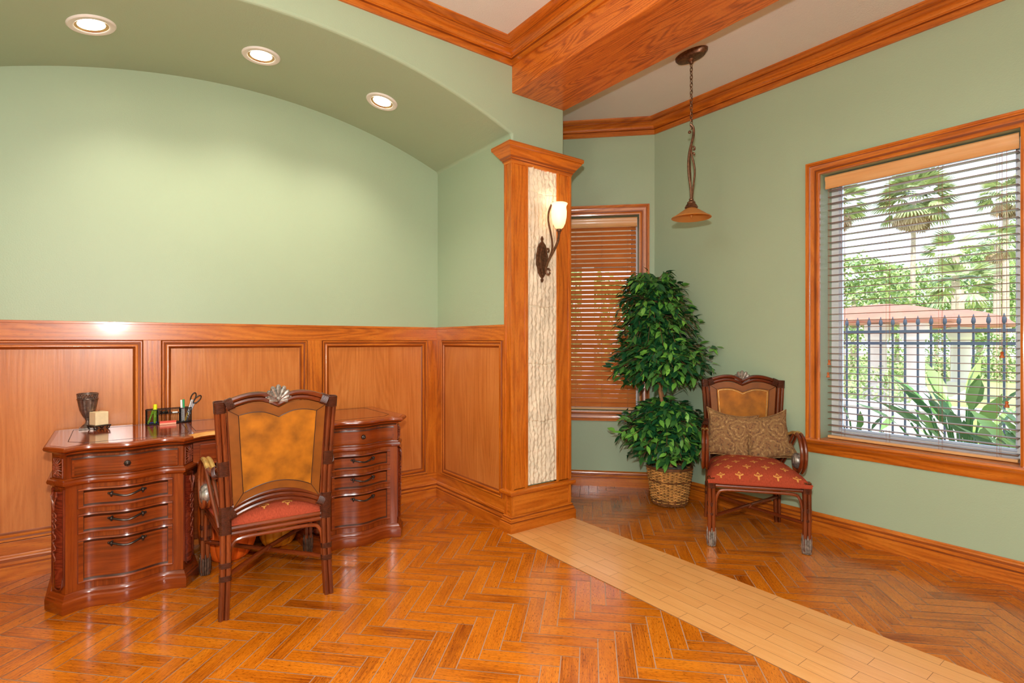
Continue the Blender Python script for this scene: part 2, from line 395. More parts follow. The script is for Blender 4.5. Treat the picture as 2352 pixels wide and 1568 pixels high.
# ------------------------------------------------------------------ walls
AR=3.72; AXC=.75; AZC=3.012-AR
def archz(x): return AZC+math.sqrt(AR*AR-(x-AXC)**2)
poly=[(-2.6,0),(NX0,0)]
for k in range(41):
    x=NX0+(NX1-NX0)*k/40; poly.append((x,archz(x)))
poly+=[(NX1,0),(2.67,0),(2.67,ZL),(-2.6,ZL)]
w=MB(); w.prism(poly,NYF,NYB+.1,ax='y')
o=struct(w.build('wall_arch','green')); b=o.modifiers.new('b','BEVEL'); b.width=.018; b.segments=4; b.limit_method='ANGLE'; b.angle_limit=math.radians(50)
w=MB(); w.box(NX0-.1,NX1+.1,NYB,NYB+.12,0,3.3); struct(w.build('wall_back','green'))
def frame(origin,s,n):
    m=Matrix.Identity(4)
    for i,vv in enumerate((V(s),V(n),V((0,0,1)))):
        for j in range(3): m[j][i]=vv[j]
    for j in range(3): m[j][3]=origin[j]
    return m
FR=frame((RX,CORY,0),(0,-1,0),(1,0,0))
LA=1.2; q=r2
FA=frame((RX-q*LA,CORY+q*LA,0),(q,-q,0),(q,q,0))
RH=(1.395,2.40,.64,2.435); AH=(.17,1.066,.675,2.435)
def wall_hole(name,F_,s0,s1,h,t,top):
    w=MB(); a,b,c,d=h
    for (x0,x1,z0,z1) in ((s0,a,0,top),(b,s1,0,top),(a,b,0,c),(a,b,d,top)): w.box(x0,x1,0,t,z0,z1,mat=F_)
    return struct(w.build(name,'green'))
wall_hole('wall_right',FR,0,7.1,RH,.26,ZL+.2)
wall_hole('wall_corner',FA,-.1,LA,AH,.26,ZL+.2)
w=MB(); w.box(RX,RX+.4,CORY,CORY+.3,0,ZL+.2); w.v=w.v; struct(w.build('wall_post','green')) if False else None
w=MB(); w.box(2.6,RX-q*LA+.1,CORY+q*LA,CORY+q*LA+.2,0,ZL+.2); struct(w.build('wall_bay','green'))
w=MB(); w.box(-2.8,-2.6,-4.1,3.1,0,ZL+.2); struct(w.build('wall_left','green'))
w=MB(); w.box(-2.8,4.1,-4.2,-4.0,0,ZL+.2); struct(w.build('wall_rear','green'))
# ------------------------------------------------------------------ crown, baseboards
def crownprof(h,p):
    return [(0,-h),(.014,-h),(.014,-h+.007),(.006,-h+.010),(.006,-h+.042),(.018,-h+.046),(.018,-h+.053),(.023,-h+.055),(.027,-h+.064),(.040,-h+.077),(.060,-h+.087),(.078,-h+.091),(.078,-h+.096),(.092,-h+.098),(p-.012,-h+.103),(p-.002,-h+.109),(p,.001),(0,.001)]
CP=(2,4,11)
t=MB(); t.sweep(crownprof(.12,.12),[(RX,-3.95,ZR),(RX,CORY,ZR),(RX-q*LA,CORY+q*LA,ZR),(2.67,CORY+q*LA,ZR),],(0,0,1),pm=CP); struct(t.build('trim_1',['oak','oak_shade']))
t=MB(); t.sweep(crownprof(.115,.135),[(2.19,-3.95,ZL),(2.19,NYF,ZL),(-2.6,NYF,ZL)],(0,0,1),pm=CP); struct(t.build('trim_2',['oak','oak_shade']))
BBP=[(0,0),(.022,0),(.022,.07),(.018,.074),(.018,.082),(.022,.086),(.022,.092),(.015,.1),(.015,.112),(.018,.116),(.016,.124),(.01,.128),(.006,.135),(0,.135)]
t=MB(); t.sweep(BBP,[(RX,-3.95,0),(RX,CORY,0),(RX-q*LA,CORY+q*LA,0),(2.67,CORY+q*LA,0)],pm=(3,7)); struct(t.build('baseboard_right',['oak','oak_shade']))
t=MB(); t.sweep(BBP,[(2.178,3.0,0),(2.178,3.985,0),(-.68,3.985,0),(-.68,2.97,0)],pm=(3,7)); struct(t.build('baseboard_back',['oak','oak_shade']))
# ------------------------------------------------------------------ wainscot
ZT=1.415; zo0,zo1=.205,1.308
def wainscot(name,mat,length,panels):
    # local: s along, y toward wall (0 = board face), z up
    b=MB(); T=.018
    b.box(0,length,0,T,zo1,ZT,g=(1,0,0),mat=mat); b.box(0,length,0,T,.1,zo0,g=(1,0,0),mat=mat)
    b.box(0,length,-.004,T,ZT-.012,ZT+.003,g=(1,0,0),mat=mat)
    ed=[0]+[e for p in panels for e in p]+[length]
    for k in range(0,len(ed),2): b.box(ed[k],ed[k+1],0,T,zo0,zo1,g=(0,0,1),mat=mat)
    root=struct(b.build(name,'oak',bevel=.0015))
    for (a,c) in panels:
        p=MB(); p.box(a,c,.009,T,zo0,zo1,g=(0,0,1),mat=mat); p.build('panel','oakp',root)
        mo=MB(); pr=[(0,-.004),(.006,.008),(.012,.008),(.016,.003),(.026,.001),(.032,.004),(.037,.004),(.04,-.001),(.052,-.008),(.052,-.012),(0,-.012)]
        Q=mat.to_3x3(); nn=Q@V((0,-1,0))
        path=[mat@V(v) for v in ((a,0,zo0),(c,0,zo0),(c,0,zo1),(a,0,zo1))]
        # left of travel must point inwards
        l=V(nn).cross((path[1]-path[0]).normalized())
        if l.z<0: path=path[::-1]
        mo.sweep(pr,path,nn,closed=True,pm=(0,3,7)); mo.build('panel_moulding',['oak','oak_shade'],root)
    return root
mb_=frame((-.69,3.982,0),(1,0,0),(0,1,0))
wainscot('trim_3',mb_,2.19-.012+.69,[(.06,.832),(.925,1.808),(1.912,2.772)])
ms_=frame((2.172,3.982,0),(0,-1,0),(1,0,0))
wainscot('trim_4',ms_,.985,[(.078,.945)])
ml_=frame((-.672,2.97,0),(0,1,0),(-1,0,0))
wainscot('trim_5',ml_,1.0,[(.07,.93)])
# ------------------------------------------------------------------ beam
b=MB(); b.box(2.19,2.67,-3.98,2.952,3.003,ZL-.003,g=(0,1,0)); o=b.build('ceiling_beam','beam',bevel=.006)
tag(o,'wide stained oak beam boxed along the ceiling above the pale floor strip','beam')
# ------------------------------------------------------------------ pillar
pil=empty('pillar',(2.43,2.95,0)); tag(pil,'square oak-clad pillar with a tall rough limestone inlay and moulded cap','pillar')
PO=V((-2.43,-2.95,0))
def Mo(b,*a,**k): b.v=[tuple(V(v)+PO) for v in b.v]; return b.build(*a,parent=pil,**k)
px0,px1,pyf=2.165,2.712,2.92
b=MB()
b.box(px0,px0+.143,pyf+.006,2.935,.28,2.52,g=(0,0,1)); b.box(2.573,px1,pyf+.006,2.96,.28,2.52,g=(0,0,1)); b.box(px0+.001,2.2,2.935,3.0,.28,2.52,g=(0,0,1)); b.box(2.67,px1-.002,2.95,3.0,.1,2.52,g=(0,0,1))
for (x0,x1) in ((px0-.004,px0+.022),(px0+.118,px0+.143),(2.573,2.594),(px1-.022,px1+.002)): b.box(x0,x1,pyf-.002,pyf+.03,.28,2.52,g=(0,0,1))
b.box(px0-.005,px0+.02,2.985,3.004,.28,2.52,g=(0,0,1))
b.box(2.308,2.573,pyf+.008,2.96,2.535,2.56,g=(1,0,0))
Mo(b,'shaft','oak',bevel=.003)
pp=[(px1,3.0,0),(px1,pyf,0),(px0,pyf,0),(px0,3.0,0),(2.24,3.0,0)]
b=MB(); b.sweep([(-.03,2.515),(.004,2.515),(.006,2.53),(.012,2.533),(.012,2.543),(.02,2.547),(.026,2.56),(.04,2.578),(.054,2.596),(.058,2.606),(.066,2.61),(.068,2.62),(.068,2.634),(.06,2.64),(-.03,2.64)],pp,pm=(3,5))
b.box(px0-.06,px1+.06,pyf-.06,2.945,2.62,2.641); Mo(b,'cap',['oak','oak_shade'])
b=MB(); b.box(px0+.006,px1-.006,pyf+.006,2.94,.08,.29); b.box(px0+.006,2.2,2.94,2.995,.08,.29,g=(0,1,0))
for (x0,x1) in ((px0,px0+.024),(px1-.022,px1+.001)): b.box(x0,x1,pyf,pyf+.02,.1,.25,g=(0,0,1))
b.box(px0,px0+.02,2.98,3.003,.1,.25,g=(0,0,1))
b.sweep([(-.01,.245),(.004,.245),(.01,.25),(.022,.255),(.027,.266),(.024,.278),(.014,.285),(-.01,.287)],pp)
b.sweep([(-.01,0),(.026,0),(.026,.062),(.02,.067),(.02,.075),(.015,.08),(.014,.09),(.01,.094),(.01,.104),(.004,.11),(-.01,.11)],pp,pm=(3,7))
Mo(b,'base',['oak','oak_shade'])
b=MB()
sx0,sx1,sz0,sz1=2.308,2.573,.30,2.54
def stone(u,v):
    x=sx0+(sx1-sx0)*u; z=sz0+(sz1-sz0)*v
    ph=noise.noise(V((x*3,0,z*1.2)))*2.2
    d=.0035*math.sin(x*2*PI/.036+ph*2.4)+.011*noise.noise(V((x*16,z*9,3)))+.009*noise.noise(V((x*70,z*34,7)))
    for zz in (.735,1.14,1.545,1.95,2.35):
        k=abs(z-zz-.006*math.sin(x*30)); d-=.008*max(0,1-k/.006)
    e=min(u,1-u); d*=min(1,e*10+.2)
    return (x,2.926-d,z)
b.grid(stone,56,440,sm=True); Mo(b,'stone_inlay','stone')
# ------------------------------------------------------------------ windows
def window(name,F_,h,sill):
    s0,s1,z0,z1=h
    root=empty(name,mat=F_); root['kind']='structure'
    path=[(s0,0,z0),(s1,0,z0),(s1,0,z1),(s0,0,z1)]
    cp=[(0,0),(0,.012),(.01,.016),(.02,.014),(.035,.012),(.06,.016),(.066,.02),(.072,.02),(.076,.024),(.088,.024),(.088,0)]
    b=MB(); nn=(0,-1,0)
    # travel so that left = outwards
    if sill:
        pth=[(s0,0,z0-.02),(s0,0,z1),(s1,0,z1),(s1,0,z0-.02)]
        l=V(nn).cross(V((0,0,1)));
        if l.x>0: pth=pth[::-1]
        b.sweep(cp,pth,nn,pm=(3,5))
    else:
        l=V(nn).cross(V((1,0,0)))
        pth=path if l.z<0 else path[::-1]
        b.sweep(cp,pth,nn,closed=True,pm=(3,5))
    b.build('casing',['oak','oak_shade'],root)
    if sill:
        b=MB(); b.sweep([(0,-.10),(.012,-.10),(.016,-.085),(.018,-.06),(.03,-.035),(.036,-.03),(.036,-.024),(.052,-.022),(.056,-.012),(.052,0),(.0,0)],[(s1+.062,.03,z0),(s1+.062,0,z0),(s0-.062,0,z0),(s0-.062,.03,z0)],(0,0,1))
        b.box(s0+.001,s1-.001,-.001,.17,z0-.02,z0+.001,g=(1,0,0)); b.build('window_sill','oak',root)
    b=MB(); fw=.045
    pr=[(0,0),(0,.05),(-fw,.05),(-fw,.02),(-fw-.012,.02),(-fw-.012,0)]
    l=V(nn).cross(V((1,0,0))); pth=[(p[0],.22,p[2]) for p in (path if l.z<0 else path[::-1])]
    b.sweep(pr,pth,nn,closed=True); b.build('window_frame','vinyl',root)
    b=MB(); b.box(s0+.04,s1-.04,.195,.2,z0+.04,z1-.04); b.build('glass_pane','glass',root)
    return root
window('window_1',FR,RH,True); window('window_2',FA,AH,False)
def blind(label,F_,h,tilt,nsl,tas,slatw=.05,sm_='slat'):
    s0,s1,z0,z1=h; root=empty('window_blind',mat=F_@Matrix.Translation((0,0,z0))); 
    tag(root,label,'window blind'); zt=z1-z0
    a,b_=s0+.022,s1-.022
    b=MB(); b.sweep([(0,zt-.095),(.008,zt-.097),(.014,zt-.09),(.01,zt-.07),(.012,zt-.045),(.018,zt-.035),(.018,zt-.02),(.012,zt-.012),(0,zt-.012)],[(b_+.008,.05,0),(a-.008,.05,0)],(0,0,1)); b.build('valance','cream',root)
    b=MB(); b.box(a,b_,.058,.10,zt-.06,zt-.012); b.build('headrail',sm_,root)
    b=MB(); zb=.045; st=(zt-.105-zb)/(nsl-1)
    for k in range(nsl):
        z=zb+st*k; c,sn=math.cos(tilt),math.sin(tilt); m=Matrix.Translation((0,.082,z))@Matrix.Rotation(tilt,4,'X')
        b.box(a,b_,-slatw/2,slatw/2,-.0016,.0016,g=(1,0,0),mat=m)
    b.build('slats',sm_,root)
    b=MB(); b.box(a,b_,.055,.107,.004,.022,g=(1,0,0)); b.build('bottom_rail','cream',root,bevel=.003)
    for f in (.09,.36,.64,.91):
        x=a+(b_-a)*f; b=MB(); b.tube([(x,.055,.02),(x,.055,zt-.09)],.0008,5); b.tube([(x,.109,.02),(x,.109,zt-.09)],.0008,5); b.tube([(x+.012,.082,.02),(x+.012,.082,zt-.09)],.0008,5); b.build('ladder_cord','cord',root)
    for (x,zz) in tas:
        b=MB(); b.tube([(x,.045,zz+.03),(x,.045,zt-.09)],.001,5); c=b.build('lift_cord','cord',root)
        b=MB(); b.lathe([(.001,.036),(.006,.034),(.0085,.028),(.006,.02),(.009,.012),(.012,.002),(.010,0),(.001,0)],(x,.045,zz),12); b.build('tassel','tass',c)
blind('wide wooden blind with open slats in the large window right of the armchair',FR,RH,math.radians(.5),38,[(s-0,z) for s,z in ((1.432,.50),(1.425,.415),(2.315,.57),(2.335,.30))],sm_='slat_shade')
blind('narrow wooden blind with slats tilted nearly shut behind the potted tree',FA,AH,math.radians(44),40,[])
# ------------------------------------------------------------------ recessed lights
def dl(label,x):
    z=archz(x); dz=-(x-AXC)/math.sqrt(AR*AR-(x-AXC)**2); nrm=V((dz,0,-1)).normalized()
    m=Matrix.Translation((x,3.47,z))@V((0,0,-1)).rotation_difference(nrm).to_matrix().to_4x4()
    r=empty('recessed_light',mat=m); tag(r,label,'recessed light',group='recessed lights in the arched niche ceiling')
    b=MB(); b.lathe([(.072,-.001),(.074,-.008),(.080,-.011),(.100,-.010),(.106,-.004),(.106,.001)],seg=40); b.build('trim_ring','trimw',r)
    b=MB(); b.lathe([(.0735,-.007),(.068,-.003),(.060,-.0015)],seg=40); b.build('reflector','can',r)
    b=MB(); b.lathe([(.0001,-.0035),(.03,-.0034),(.05,-.0028),(.061,-.001)],seg=32); b.build('lamp_lens','bulb',r)
    l=bpy.data.lights.new('downlight','SPOT'); l.energy=24; l.spot_size=math.radians(125); l.spot_blend=.8; l.shadow_soft_size=.06; l.color=(1,.86,.72)
    lo=bpy.data.objects.new('downlight',l); C.objects.link(lo); lo.parent=r; lo.location=(0,0,-.03)
    return r
# lathe normals: z up is into ceiling
dl('recessed can light nearest the left edge of the arched soffit',-.094)
dl('recessed can light at the crown of the arched soffit, the middle one',.706)
dl('recessed can light in the arched soffit closest to the pillar',1.47)
# ------------------------------------------------------------------ pendant
P0=(3.155,2.2)
pd=empty('pendant_lamp',(P0[0],P0[1],2.14)); tag(pd,'hanging bronze pendant lamp with a wide amber glass shade','pendant lamp')
ax=V((0,0,0)); zc=ZR-2.14
b=MB(); 
m=Matrix.Diagonal((.62,1.2,1,1))
b.lathe([(.001,zc-.045),(.05,zc-.044),(.085,zc-.034),(.1,zc-.016),(.102,zc-.001)],seg=32,mat=m); b.lathe([(.001,zc-.075),(.012,zc-.07),(.016,zc-.058),(.026,zc-.05),(.03,zc-.042)],seg=16); b.build('canopy','bronze',pd)
b=MB(); z=zc-.07; k=0
while z>.62:
    pts=[]
    for i in range(12):
        a=2*PI*i/12; x,zz=.009*math.cos(a),.017*math.sin(a); pts.append((x,0,z+zz-.014) if k%2==0 else (0,x,z+zz-.014))
    b.tube(pts,.0026,6,closed=True); z-=.026; k+=1
b.build('chain','bronze',pd)
R_=V((.8028,-.5962,0))
def pr(x,z,y=0): return V((R_.x*x+y*.5962,R_.y*x+y*.8028,z))
b=MB()
b.tube(smooth([pr(-.006,.64),pr(.014,.615),pr(.016,.57),pr(.002,.51),pr(-.012,.45),pr(-.02,.37),pr(-.014,.28),pr(-.003,.2),pr(-.001,.12)],5),.0085,8)
b.tube(smooth([pr(.0,.47),pr(.002,.43),pr(.018,.37),pr(.024,.31),pr(.014,.22),pr(.004,.12)],5),.0065,8)
b.tube(smooth([pr(-.004,.46,.01),pr(-.004,.40,.02),pr(0,.3,.018),pr(0,.12,.004)],5),.006,8)
b.tube(smooth([pr(-.008,.46),pr(.006,.485),pr(.022,.482),pr(.022,.466),pr(.012,.466)],5),.006,8)
b.tube(smooth([pr(.0,.43),pr(.014,.445),pr(.022,.436),pr(.016,.428)],5),.005,8); b.ball(pr(-.012,.585),.011)
b.build('stem','bronze',pd)
b=MB(); b.lathe([(.010,.135),(.016,.128),(.014,.12),(.022,.112),(.028,.106),(.026,.1),(.036,.088),(.04,.08),(.044,.072),(.04,.066),(.02,.066)],seg=24); b.build('fitter','bronze',pd)
b=MB(); b.lathe([(.03,.068),(.055,.052),(.085,.032),(.11,.014),(.127,.006),(.131,.001),(.128,-.001),(.108,.010),(.082,.028),(.05,.048),(.028,.063)],seg=48); b.build('lamp_shade','amberg',pd)
b=MB(); b.lathe([(.001,.0),(.006,.006),(.010,.018),(.009,.03),(.006,.045),(.006,.066)],seg=14); b.build('light_bulb','amberg',pd)
# ------------------------------------------------------------------ sconce
sc=empty('wall_sconce',(2.45,2.915,1.88)); tag(sc,'lit bronze wall sconce with a tulip glass shade on the stone inlay','wall sconce')
# local x right, z up, y toward wall(+)
def sp(x,z,y): return V((x,y,z))
b=MB()
pl=[(0,-.165),(.008,-.155),(.012,-.143),(.004,-.135),(.018,-.12),(.035,-.095),(.043,-.06),(.052,-.04),(.052,.03),(.044,.05),(.04,.08),(.028,.105),(.012,.12),(.005,.128),(.012,.142),(.006,.155),(0,.165)]
pl=pl+[(-x,z) for x,z in pl[-2:0:-1]]
b.prism([(x-.025,z) for x,z in pl],-.012,.002,ax='y'); b.prism([(x*.62-.025,z*.72) for x,z in pl],-.02,-.01,ax='y')
b.build('backplate','bronze',sc,bevel=.003)
b=MB()
b.tube(smooth([sp(.012,-.095,-.05),sp(.0,-.11,-.045),sp(-.012,-.1,-.04),sp(-.012,-.075,-.04),sp(.004,-.07,-.045),sp(.012,-.085,-.047)],5),.007,8)
b.tube(smooth([sp(-.012,-.1,-.035),sp(-.018,-.06,-.04),sp(.0,-.0,-.055),sp(.022,.06,-.08),sp(.038,.12,-.10),sp(.042,.18,-.11)],6),.0085,8)
b.tube(smooth([sp(-.0,-.0,-.055),sp(.018,.06,-.062),sp(.022,.12,-.06),sp(.008,.19,-.058),sp(-.012,.26,-.06),sp(-.018,.32,-.07),sp(-.006,.37,-.085),sp(.008,.39,-.09)],6),.007,8)
b.tube(smooth([sp(.0,.02,-.03),sp(-.01,.06,-.035),sp(.004,.075,-.036),sp(.014,.06,-.036),sp(.004,.05,-.036)],5),.006,8)
b.tube(smooth([sp(-.028,.09,-.02),sp(-.05,.04,-.022),sp(-.052,-.03,-.022),sp(-.035,-.09,-.02)],5),.005,8)
b.build('scroll_arm','bronze',sc)
b=MB(); cx_,cy_=.042,-.11
b.lathe([(.008,.17),(.012,.178),(.01,.186),(.018,.19),(.018,.2),(.014,.206)],(cx_,cy_,0),18); b.build('cup','bronze',sc)
b=MB(); b.lathe([(.012,.203),(.03,.215),(.044,.245),(.052,.285),(.054,.325),(.050,.35),(.052,.365),(.060,.38),(.058,.383),(.049,.366),(.047,.35),(.050,.325),(.048,.285),(.04,.248),(.026,.22),(.01,.208)],(cx_,cy_,0),32); b.build('lamp_shade','alab',sc)
b=MB(); b.ball((cx_,cy_,.29),.02,12,sc=(1,1,1.6)); b.build('light_bulb','bulb',sc)
l=bpy.data.lights.new('sconce_bulb','POINT'); l.energy=.7; l.shadow_soft_size=.03; l.color=(1,.9,.76); lo=bpy.data.objects.new('sconce_bulb',l); C.objects.link(lo); lo.parent=sc; lo.location=(cx_,cy_,.37)
# ------------------------------------------------------------------ desk
dk=empty('writing_desk',(.665,3.65,0)); tag(dk,'large carved cherry pedestal desk with serpentine drawer fronts and worn edges','desk')
FY=-.318
def ser(x): # x relative to pedestal centre
    return FY+.010-.020*math.cos(2*PI*x/.30)*(1 if abs(x)<.2 else 1)
def pfront(cx,x0,x1,n=28,off=0): # path from +x to -x so left = -y (outwards)
    return [(cx+x1+(x0-x1)*i/n, ser(x1+(x0-x1)*i/n)-off,0) for i in range(n+1)]
HW=.235
yb=.30
def outline(cx,sgn):
    # from right to left, chamfered posts, sides to back
    f=pfront(cx,-HW,HW); return [(cx+.296,yb,0),(cx+.296,FY+.095,0)]+[(cx+HW+.006,FY+.0,0)]+f[1:-1]+[(cx-HW-.006,FY,0),(cx-.296,FY+.095,0),(cx-.296,yb,0)]
for cx in (-.612,.612):
    ol=outline(cx,1); pl=[(p[0],p[1]) for p in ol][::-1]
    b=MB(); b.prism(pl,.07,.775,g=(0,0,1)); 
    b.build('pedestal','deskdark' if False else 'desk',dk)
    b=MB(); b.sweep([(-.02,0),(.024,0),(.028,.01),(.028,.055),(.022,.062),(.022,.068),(.016,.072),(.012,.082),(.006,.088),(-.02,.088)],ol); b.build('plinth','desk',dk)
    b=MB(); b.sweep([(-.01,.60),(.006,.60),(.010,.606),(.02,.61),(.022,.62),(.018,.63),(.008,.634),(.006,.64),(-.01,.64)],ol); b.build('waist_moulding','desk',dk)
    def raised(z0,z1,name,x0=-.198,x1=.198,rim=.02,o=0.002,mt='desk'):
        b=MB(); h=.014
        b.sweep([(o-.006,z0),(o+h,z0),(o+h+.002,z0+.006),(o+h-.002,z0+rim*.6),(o+.005,z0+rim),(o+.005,z1-rim),(o+h-.002,z1-rim*.6),(o+h+.002,z1-.006),(o+h,z1),(o-.006,z1)],pfront(cx,x0,x1),pm=(3,6,5) if rim>.01 else (2,7))
        for e in (x0,x1):
            a=(e,e+rim) if e<0 else (e-rim,e)
            b.sweep([(o,z0),(o+h,z0+.003),(o+h,z1-.003),(o,z1)],pfront(cx,a[0],a[1],4))
            if rim>.01:
                c_=(a[1],a[1]+.0045) if e<0 else (a[0]-.0045,a[0]); b.sweep([(o,z0+rim),(o+.0062,z0+rim),(o+.0062,z1-rim),(o,z1-rim)],pfront(cx,c_[0],c_[1],1),mi=1)
        return b.build(name,[mt,'glaze'],dk)
    def pull(par,z,w=.075):
        b=MB(); yy=lambda x: ser(x)-.012
        pts=[(cx-w,yy(-w)-.012,z+.004),(cx-w*.7,yy(-w*.7)-.02,z+.0),(cx-w*.35,yy(-w*.3)-.026,z-.006),(cx,yy(0)-.026,z-.010),(cx+w*.35,yy(.3*w)-.026,z-.004),(cx+w*.7,yy(.7*w)-.02,z+.004),(cx+w,yy(w)-.012,z+.006)]
        b.tube(smooth(pts,4),.0054,8)
        for e in (-w*.86,w*.86):
            b.tube([(cx+e,yy(e)+.008,z+.002),(cx+e,yy(e)-.02,z+.002)],.006,8); b.ball((cx+e,yy(e)-.018,z+.003),.009,10); b.ball((cx+e*1.16,yy(e*1.1)-.012,z+.005),.006,8); b.ball((cx+e*.95,yy(e)-.014,z+.011),.005,8); b.ball((cx+e,yy(e)-.014,z-.008),.005,8)
        b.build('handle','iron',par)
    d=raised(.645,.735,'drawer',-.222,.222,.008)
    b=MB(); m=Matrix.Translation((cx,ser(0)-.01,.69))@Matrix.Rotation(PI/2,4,'X'); b.lathe([(.012,0),(.015,.004),(.013,.009),(.006,.012),(.008,.018),(.007,.022),(.001,.024)],mat=m,seg=16,flute=lambda a,z:1+.06*math.cos(8*a)); b.build('knob','iron',d)
    for (z0,z1,zh) in ((.484,.58,.545),(.36,.457,.423),(.122,.335,.30)):
        d=raised(z0,z1,'drawer'); pull(d,zh)
    # carved chamfer posts
    for s in (-1,1):
        A=V((cx+s*(HW+.006),FY,0)); B=V((cx+s*.296,FY+.095,0)); t=(B-A).normalized(); nn=V((t.y,-t.x,0)) if s>0 else V((-t.y,t.x,0)); 
        if nn.y>0: nn=-nn
        mid=(A+B)/2
        def at(a,z,o): return mid+t*a+nn*o+V((0,0,z))
        b=MB()
        b.tube(smooth([at(-.046,.59,.0),at(-.046,.13,0)],1),.007,8) ; b.tube([at(.046,.59,0),at(.046,.13,0)],.007,8)
        b.tube(smooth([at(-.036,.16,.002),at(-.03,.115,.004),at(0,.10,.004),at(.03,.115,.004),at(.036,.16,.002)],4),.004,6)
        b.grid(lambda u,v:at(-.04+.08*u,.12+.46*v,.018*math.sin(PI*u)),10,1)
        b.build('corner_post','deskdark',dk)
        b=MB()
        for k in range(16):
            a=2*PI*k/16; R=min(.032/max(.001,abs(math.cos(a))),.042/max(.001,abs(math.sin(a))))
            b.tube([at(.006*math.cos(a),.69+.006*math.sin(a),.004),at(R*.6*math.cos(a),.69+R*.6*math.sin(a),.012),at(R*math.cos(a),.69+R*math.sin(a),.004)],[.002,.0042,.0015],5)
        b.ball(at(0,.69,.006),.007,8)
        for sg in (-1,1): b.tube([at(sg*.036,.645,.002),at(sg*.036,.735,.002)],.003,6)
        b.tube([at(-.036,.645,.002),at(.036,.645,.002)],.003,6); b.tube([at(-.036,.735,.002),at(.036,.735,.002)],.003,6)
        b.build('rosette','carve',dk); b=MB()
        for k in range(5):
            for sg in (-1,1): b.tube(smooth([at(0,.49+.008*k,.02),at(sg*(.010+.003*k),.535+.006*k,.022),at(sg*(.02-.002*k),.56+.004*k,.016)],3),[.0028]*7,5)
        z=.48
        for k in range(9):
            sg=1 if k%2 else -1; zz=z-.026*k; w=.016*(1-k*.06)
            b.tube(smooth([at(0,zz,.02),at(sg*w,zz-.008,.02),at(sg*w*.8,zz-.022,.018),at(-sg*.003,zz-.028,.02)],3),.0026,5)
            if k<3: b.tube(smooth([at(0,zz,.02),at(-sg*w,zz-.010,.018),at(0,zz-.026,.02)],3),.0024,5)
        b.build('scroll_carving','carve',dk)
# kneehole apron, back panel
b=MB(); b.box(-.317,.317,-.235,-.20,.628,.775,g=(1,0,0)); b.build('apron','desk',dk)
b=MB(); b.box(-.317,.317,.27,.29,.05,.775,g=(1,0,0)); b.build('back_panel','desk',dk)
b=MB(); b.box(-.296,.296,-.2501,-.20,.618,.632,g=(1,0,0)); b.build('apron_moulding','desk',dk,bevel=.004)
b=MB(); b.box(-.285,.285,-.248,-.23,.644,.732,g=(1,0,0)); d=b.build('drawer','desk',dk,bevel=.004)
for xx in (-.186,.186):
    b=MB(); b.ball((xx,-.25,.687),.007,10,sc=(1,.6,1)); b.build('knob','gilt',d)
# top
def topol():
    P=[(.918,yb+.003),(.918,FY+.045),(.852,FY-.05)]
    f=[(p[0],p[1]-.040) for p in pfront(.612,-.215,.215)]; P+=f
    P+=[(.372,FY-.050),(.34,FY-.018),(.30,FY+.022),(.25,FY+.045)]
    P+=[(.15,FY+.052),(0,FY+.050),(-.15,FY+.052)]
    Q=[(-x,y) for x,y in P[:-3]][::-1]
    return P+Q
TP=topol()
b=MB(); pth=[(x,y,0) for x,y in TP]
b.sweep([(-.05,.745),(-.034,.745),(-.032,.752),(-.02,.757),(-.014,.766),(.004,.770),(.008,.774),(.017,.778),(.021,.785),(.019,.794),(.012,.799),(-.02,.800)],pth,sm=False,pm=(1,5))
b.build('top_moulding',['desk','glaze'],dk)
b=MB(); b.prism([(x*.995,y+.008 if y<0 else y) for x,y in TP][::-1],.776,.8005,g=(1,0,0)); b.build('top','desktop',dk)
b=MB(); rr=[(-.0006,0),(.0008,0),(.0008,.0008),(-.0006,.0008)]
def ins(px,sx=1): return [(x,y,.8005) for x,y in px]
for pp_ in ([(.335,.25),(.335,-.215),(.40,-.27),(.78,-.27),(.85,-.19),(.85,.25)],[(-.335,.25),(-.335,-.215),(-.40,-.27),(-.78,-.27),(-.85,-.19),(-.85,.25)],[(-.30,.25),(-.30,-.19),(.30,-.19),(.30,.25)]):
    b.sweep([(-.0016,0),(.0016,0),(.0016,.0008),(-.0016,.0008)],ins(pp_),closed=True)
b.build('inlay_lines','line',dk)
b=MB(); i0=[i for i,p in enumerate(TP) if p[0]<.30][0]; i1=[i for i,p in enumerate(TP) if p[0]<-.34][0]
b.sweep([(-.012,.8013),(.0125,.7995),(.0196,.7945),(.0216,.785),(.0,.785)],[(x,y,0) for x,y in TP[i0:i1]]); 
o=b.build('worn_edge','bare',dk); o['label']='scuffed bare yellow wood along the kneehole edge'
# ------------------------------------------------------------------ chairs
def motif(b,fn,cx,cy,s,mi,th=0):
    def blob(px,py,rx,ry,a):
        n=8; base=len(b.v); ca,sa=math.cos(a),math.sin(a); idx=[]
        for k in range(n):
            t=2*PI*k/n; x=rx*math.cos(t); y=ry*math.sin(t); X=px+x*ca-y*sa; Y=py+x*sa+y*ca
            XX=cx+s*(X*math.cos(th)-Y*math.sin(th)); YY=cy+s*(X*math.sin(th)+Y*math.cos(th))
            p=fn(XX,YY); b.v.append((p[0],p[1],p[2])); idx.append(base+k)
        b.face(idx,None,True,mi)
    blob(0,.45,.18,.44,0); blob(.36,.14,.32,.15,-.25); blob(-.36,.14,.32,.15,.25); blob(.62,.02,.15,.16,0); blob(-.62,.02,.15,.16,0); blob(0,-.4,.14,.26,0); blob(.2,-.22,.2,.09,.5); blob(-.2,-.22,.2,.09,-.5)
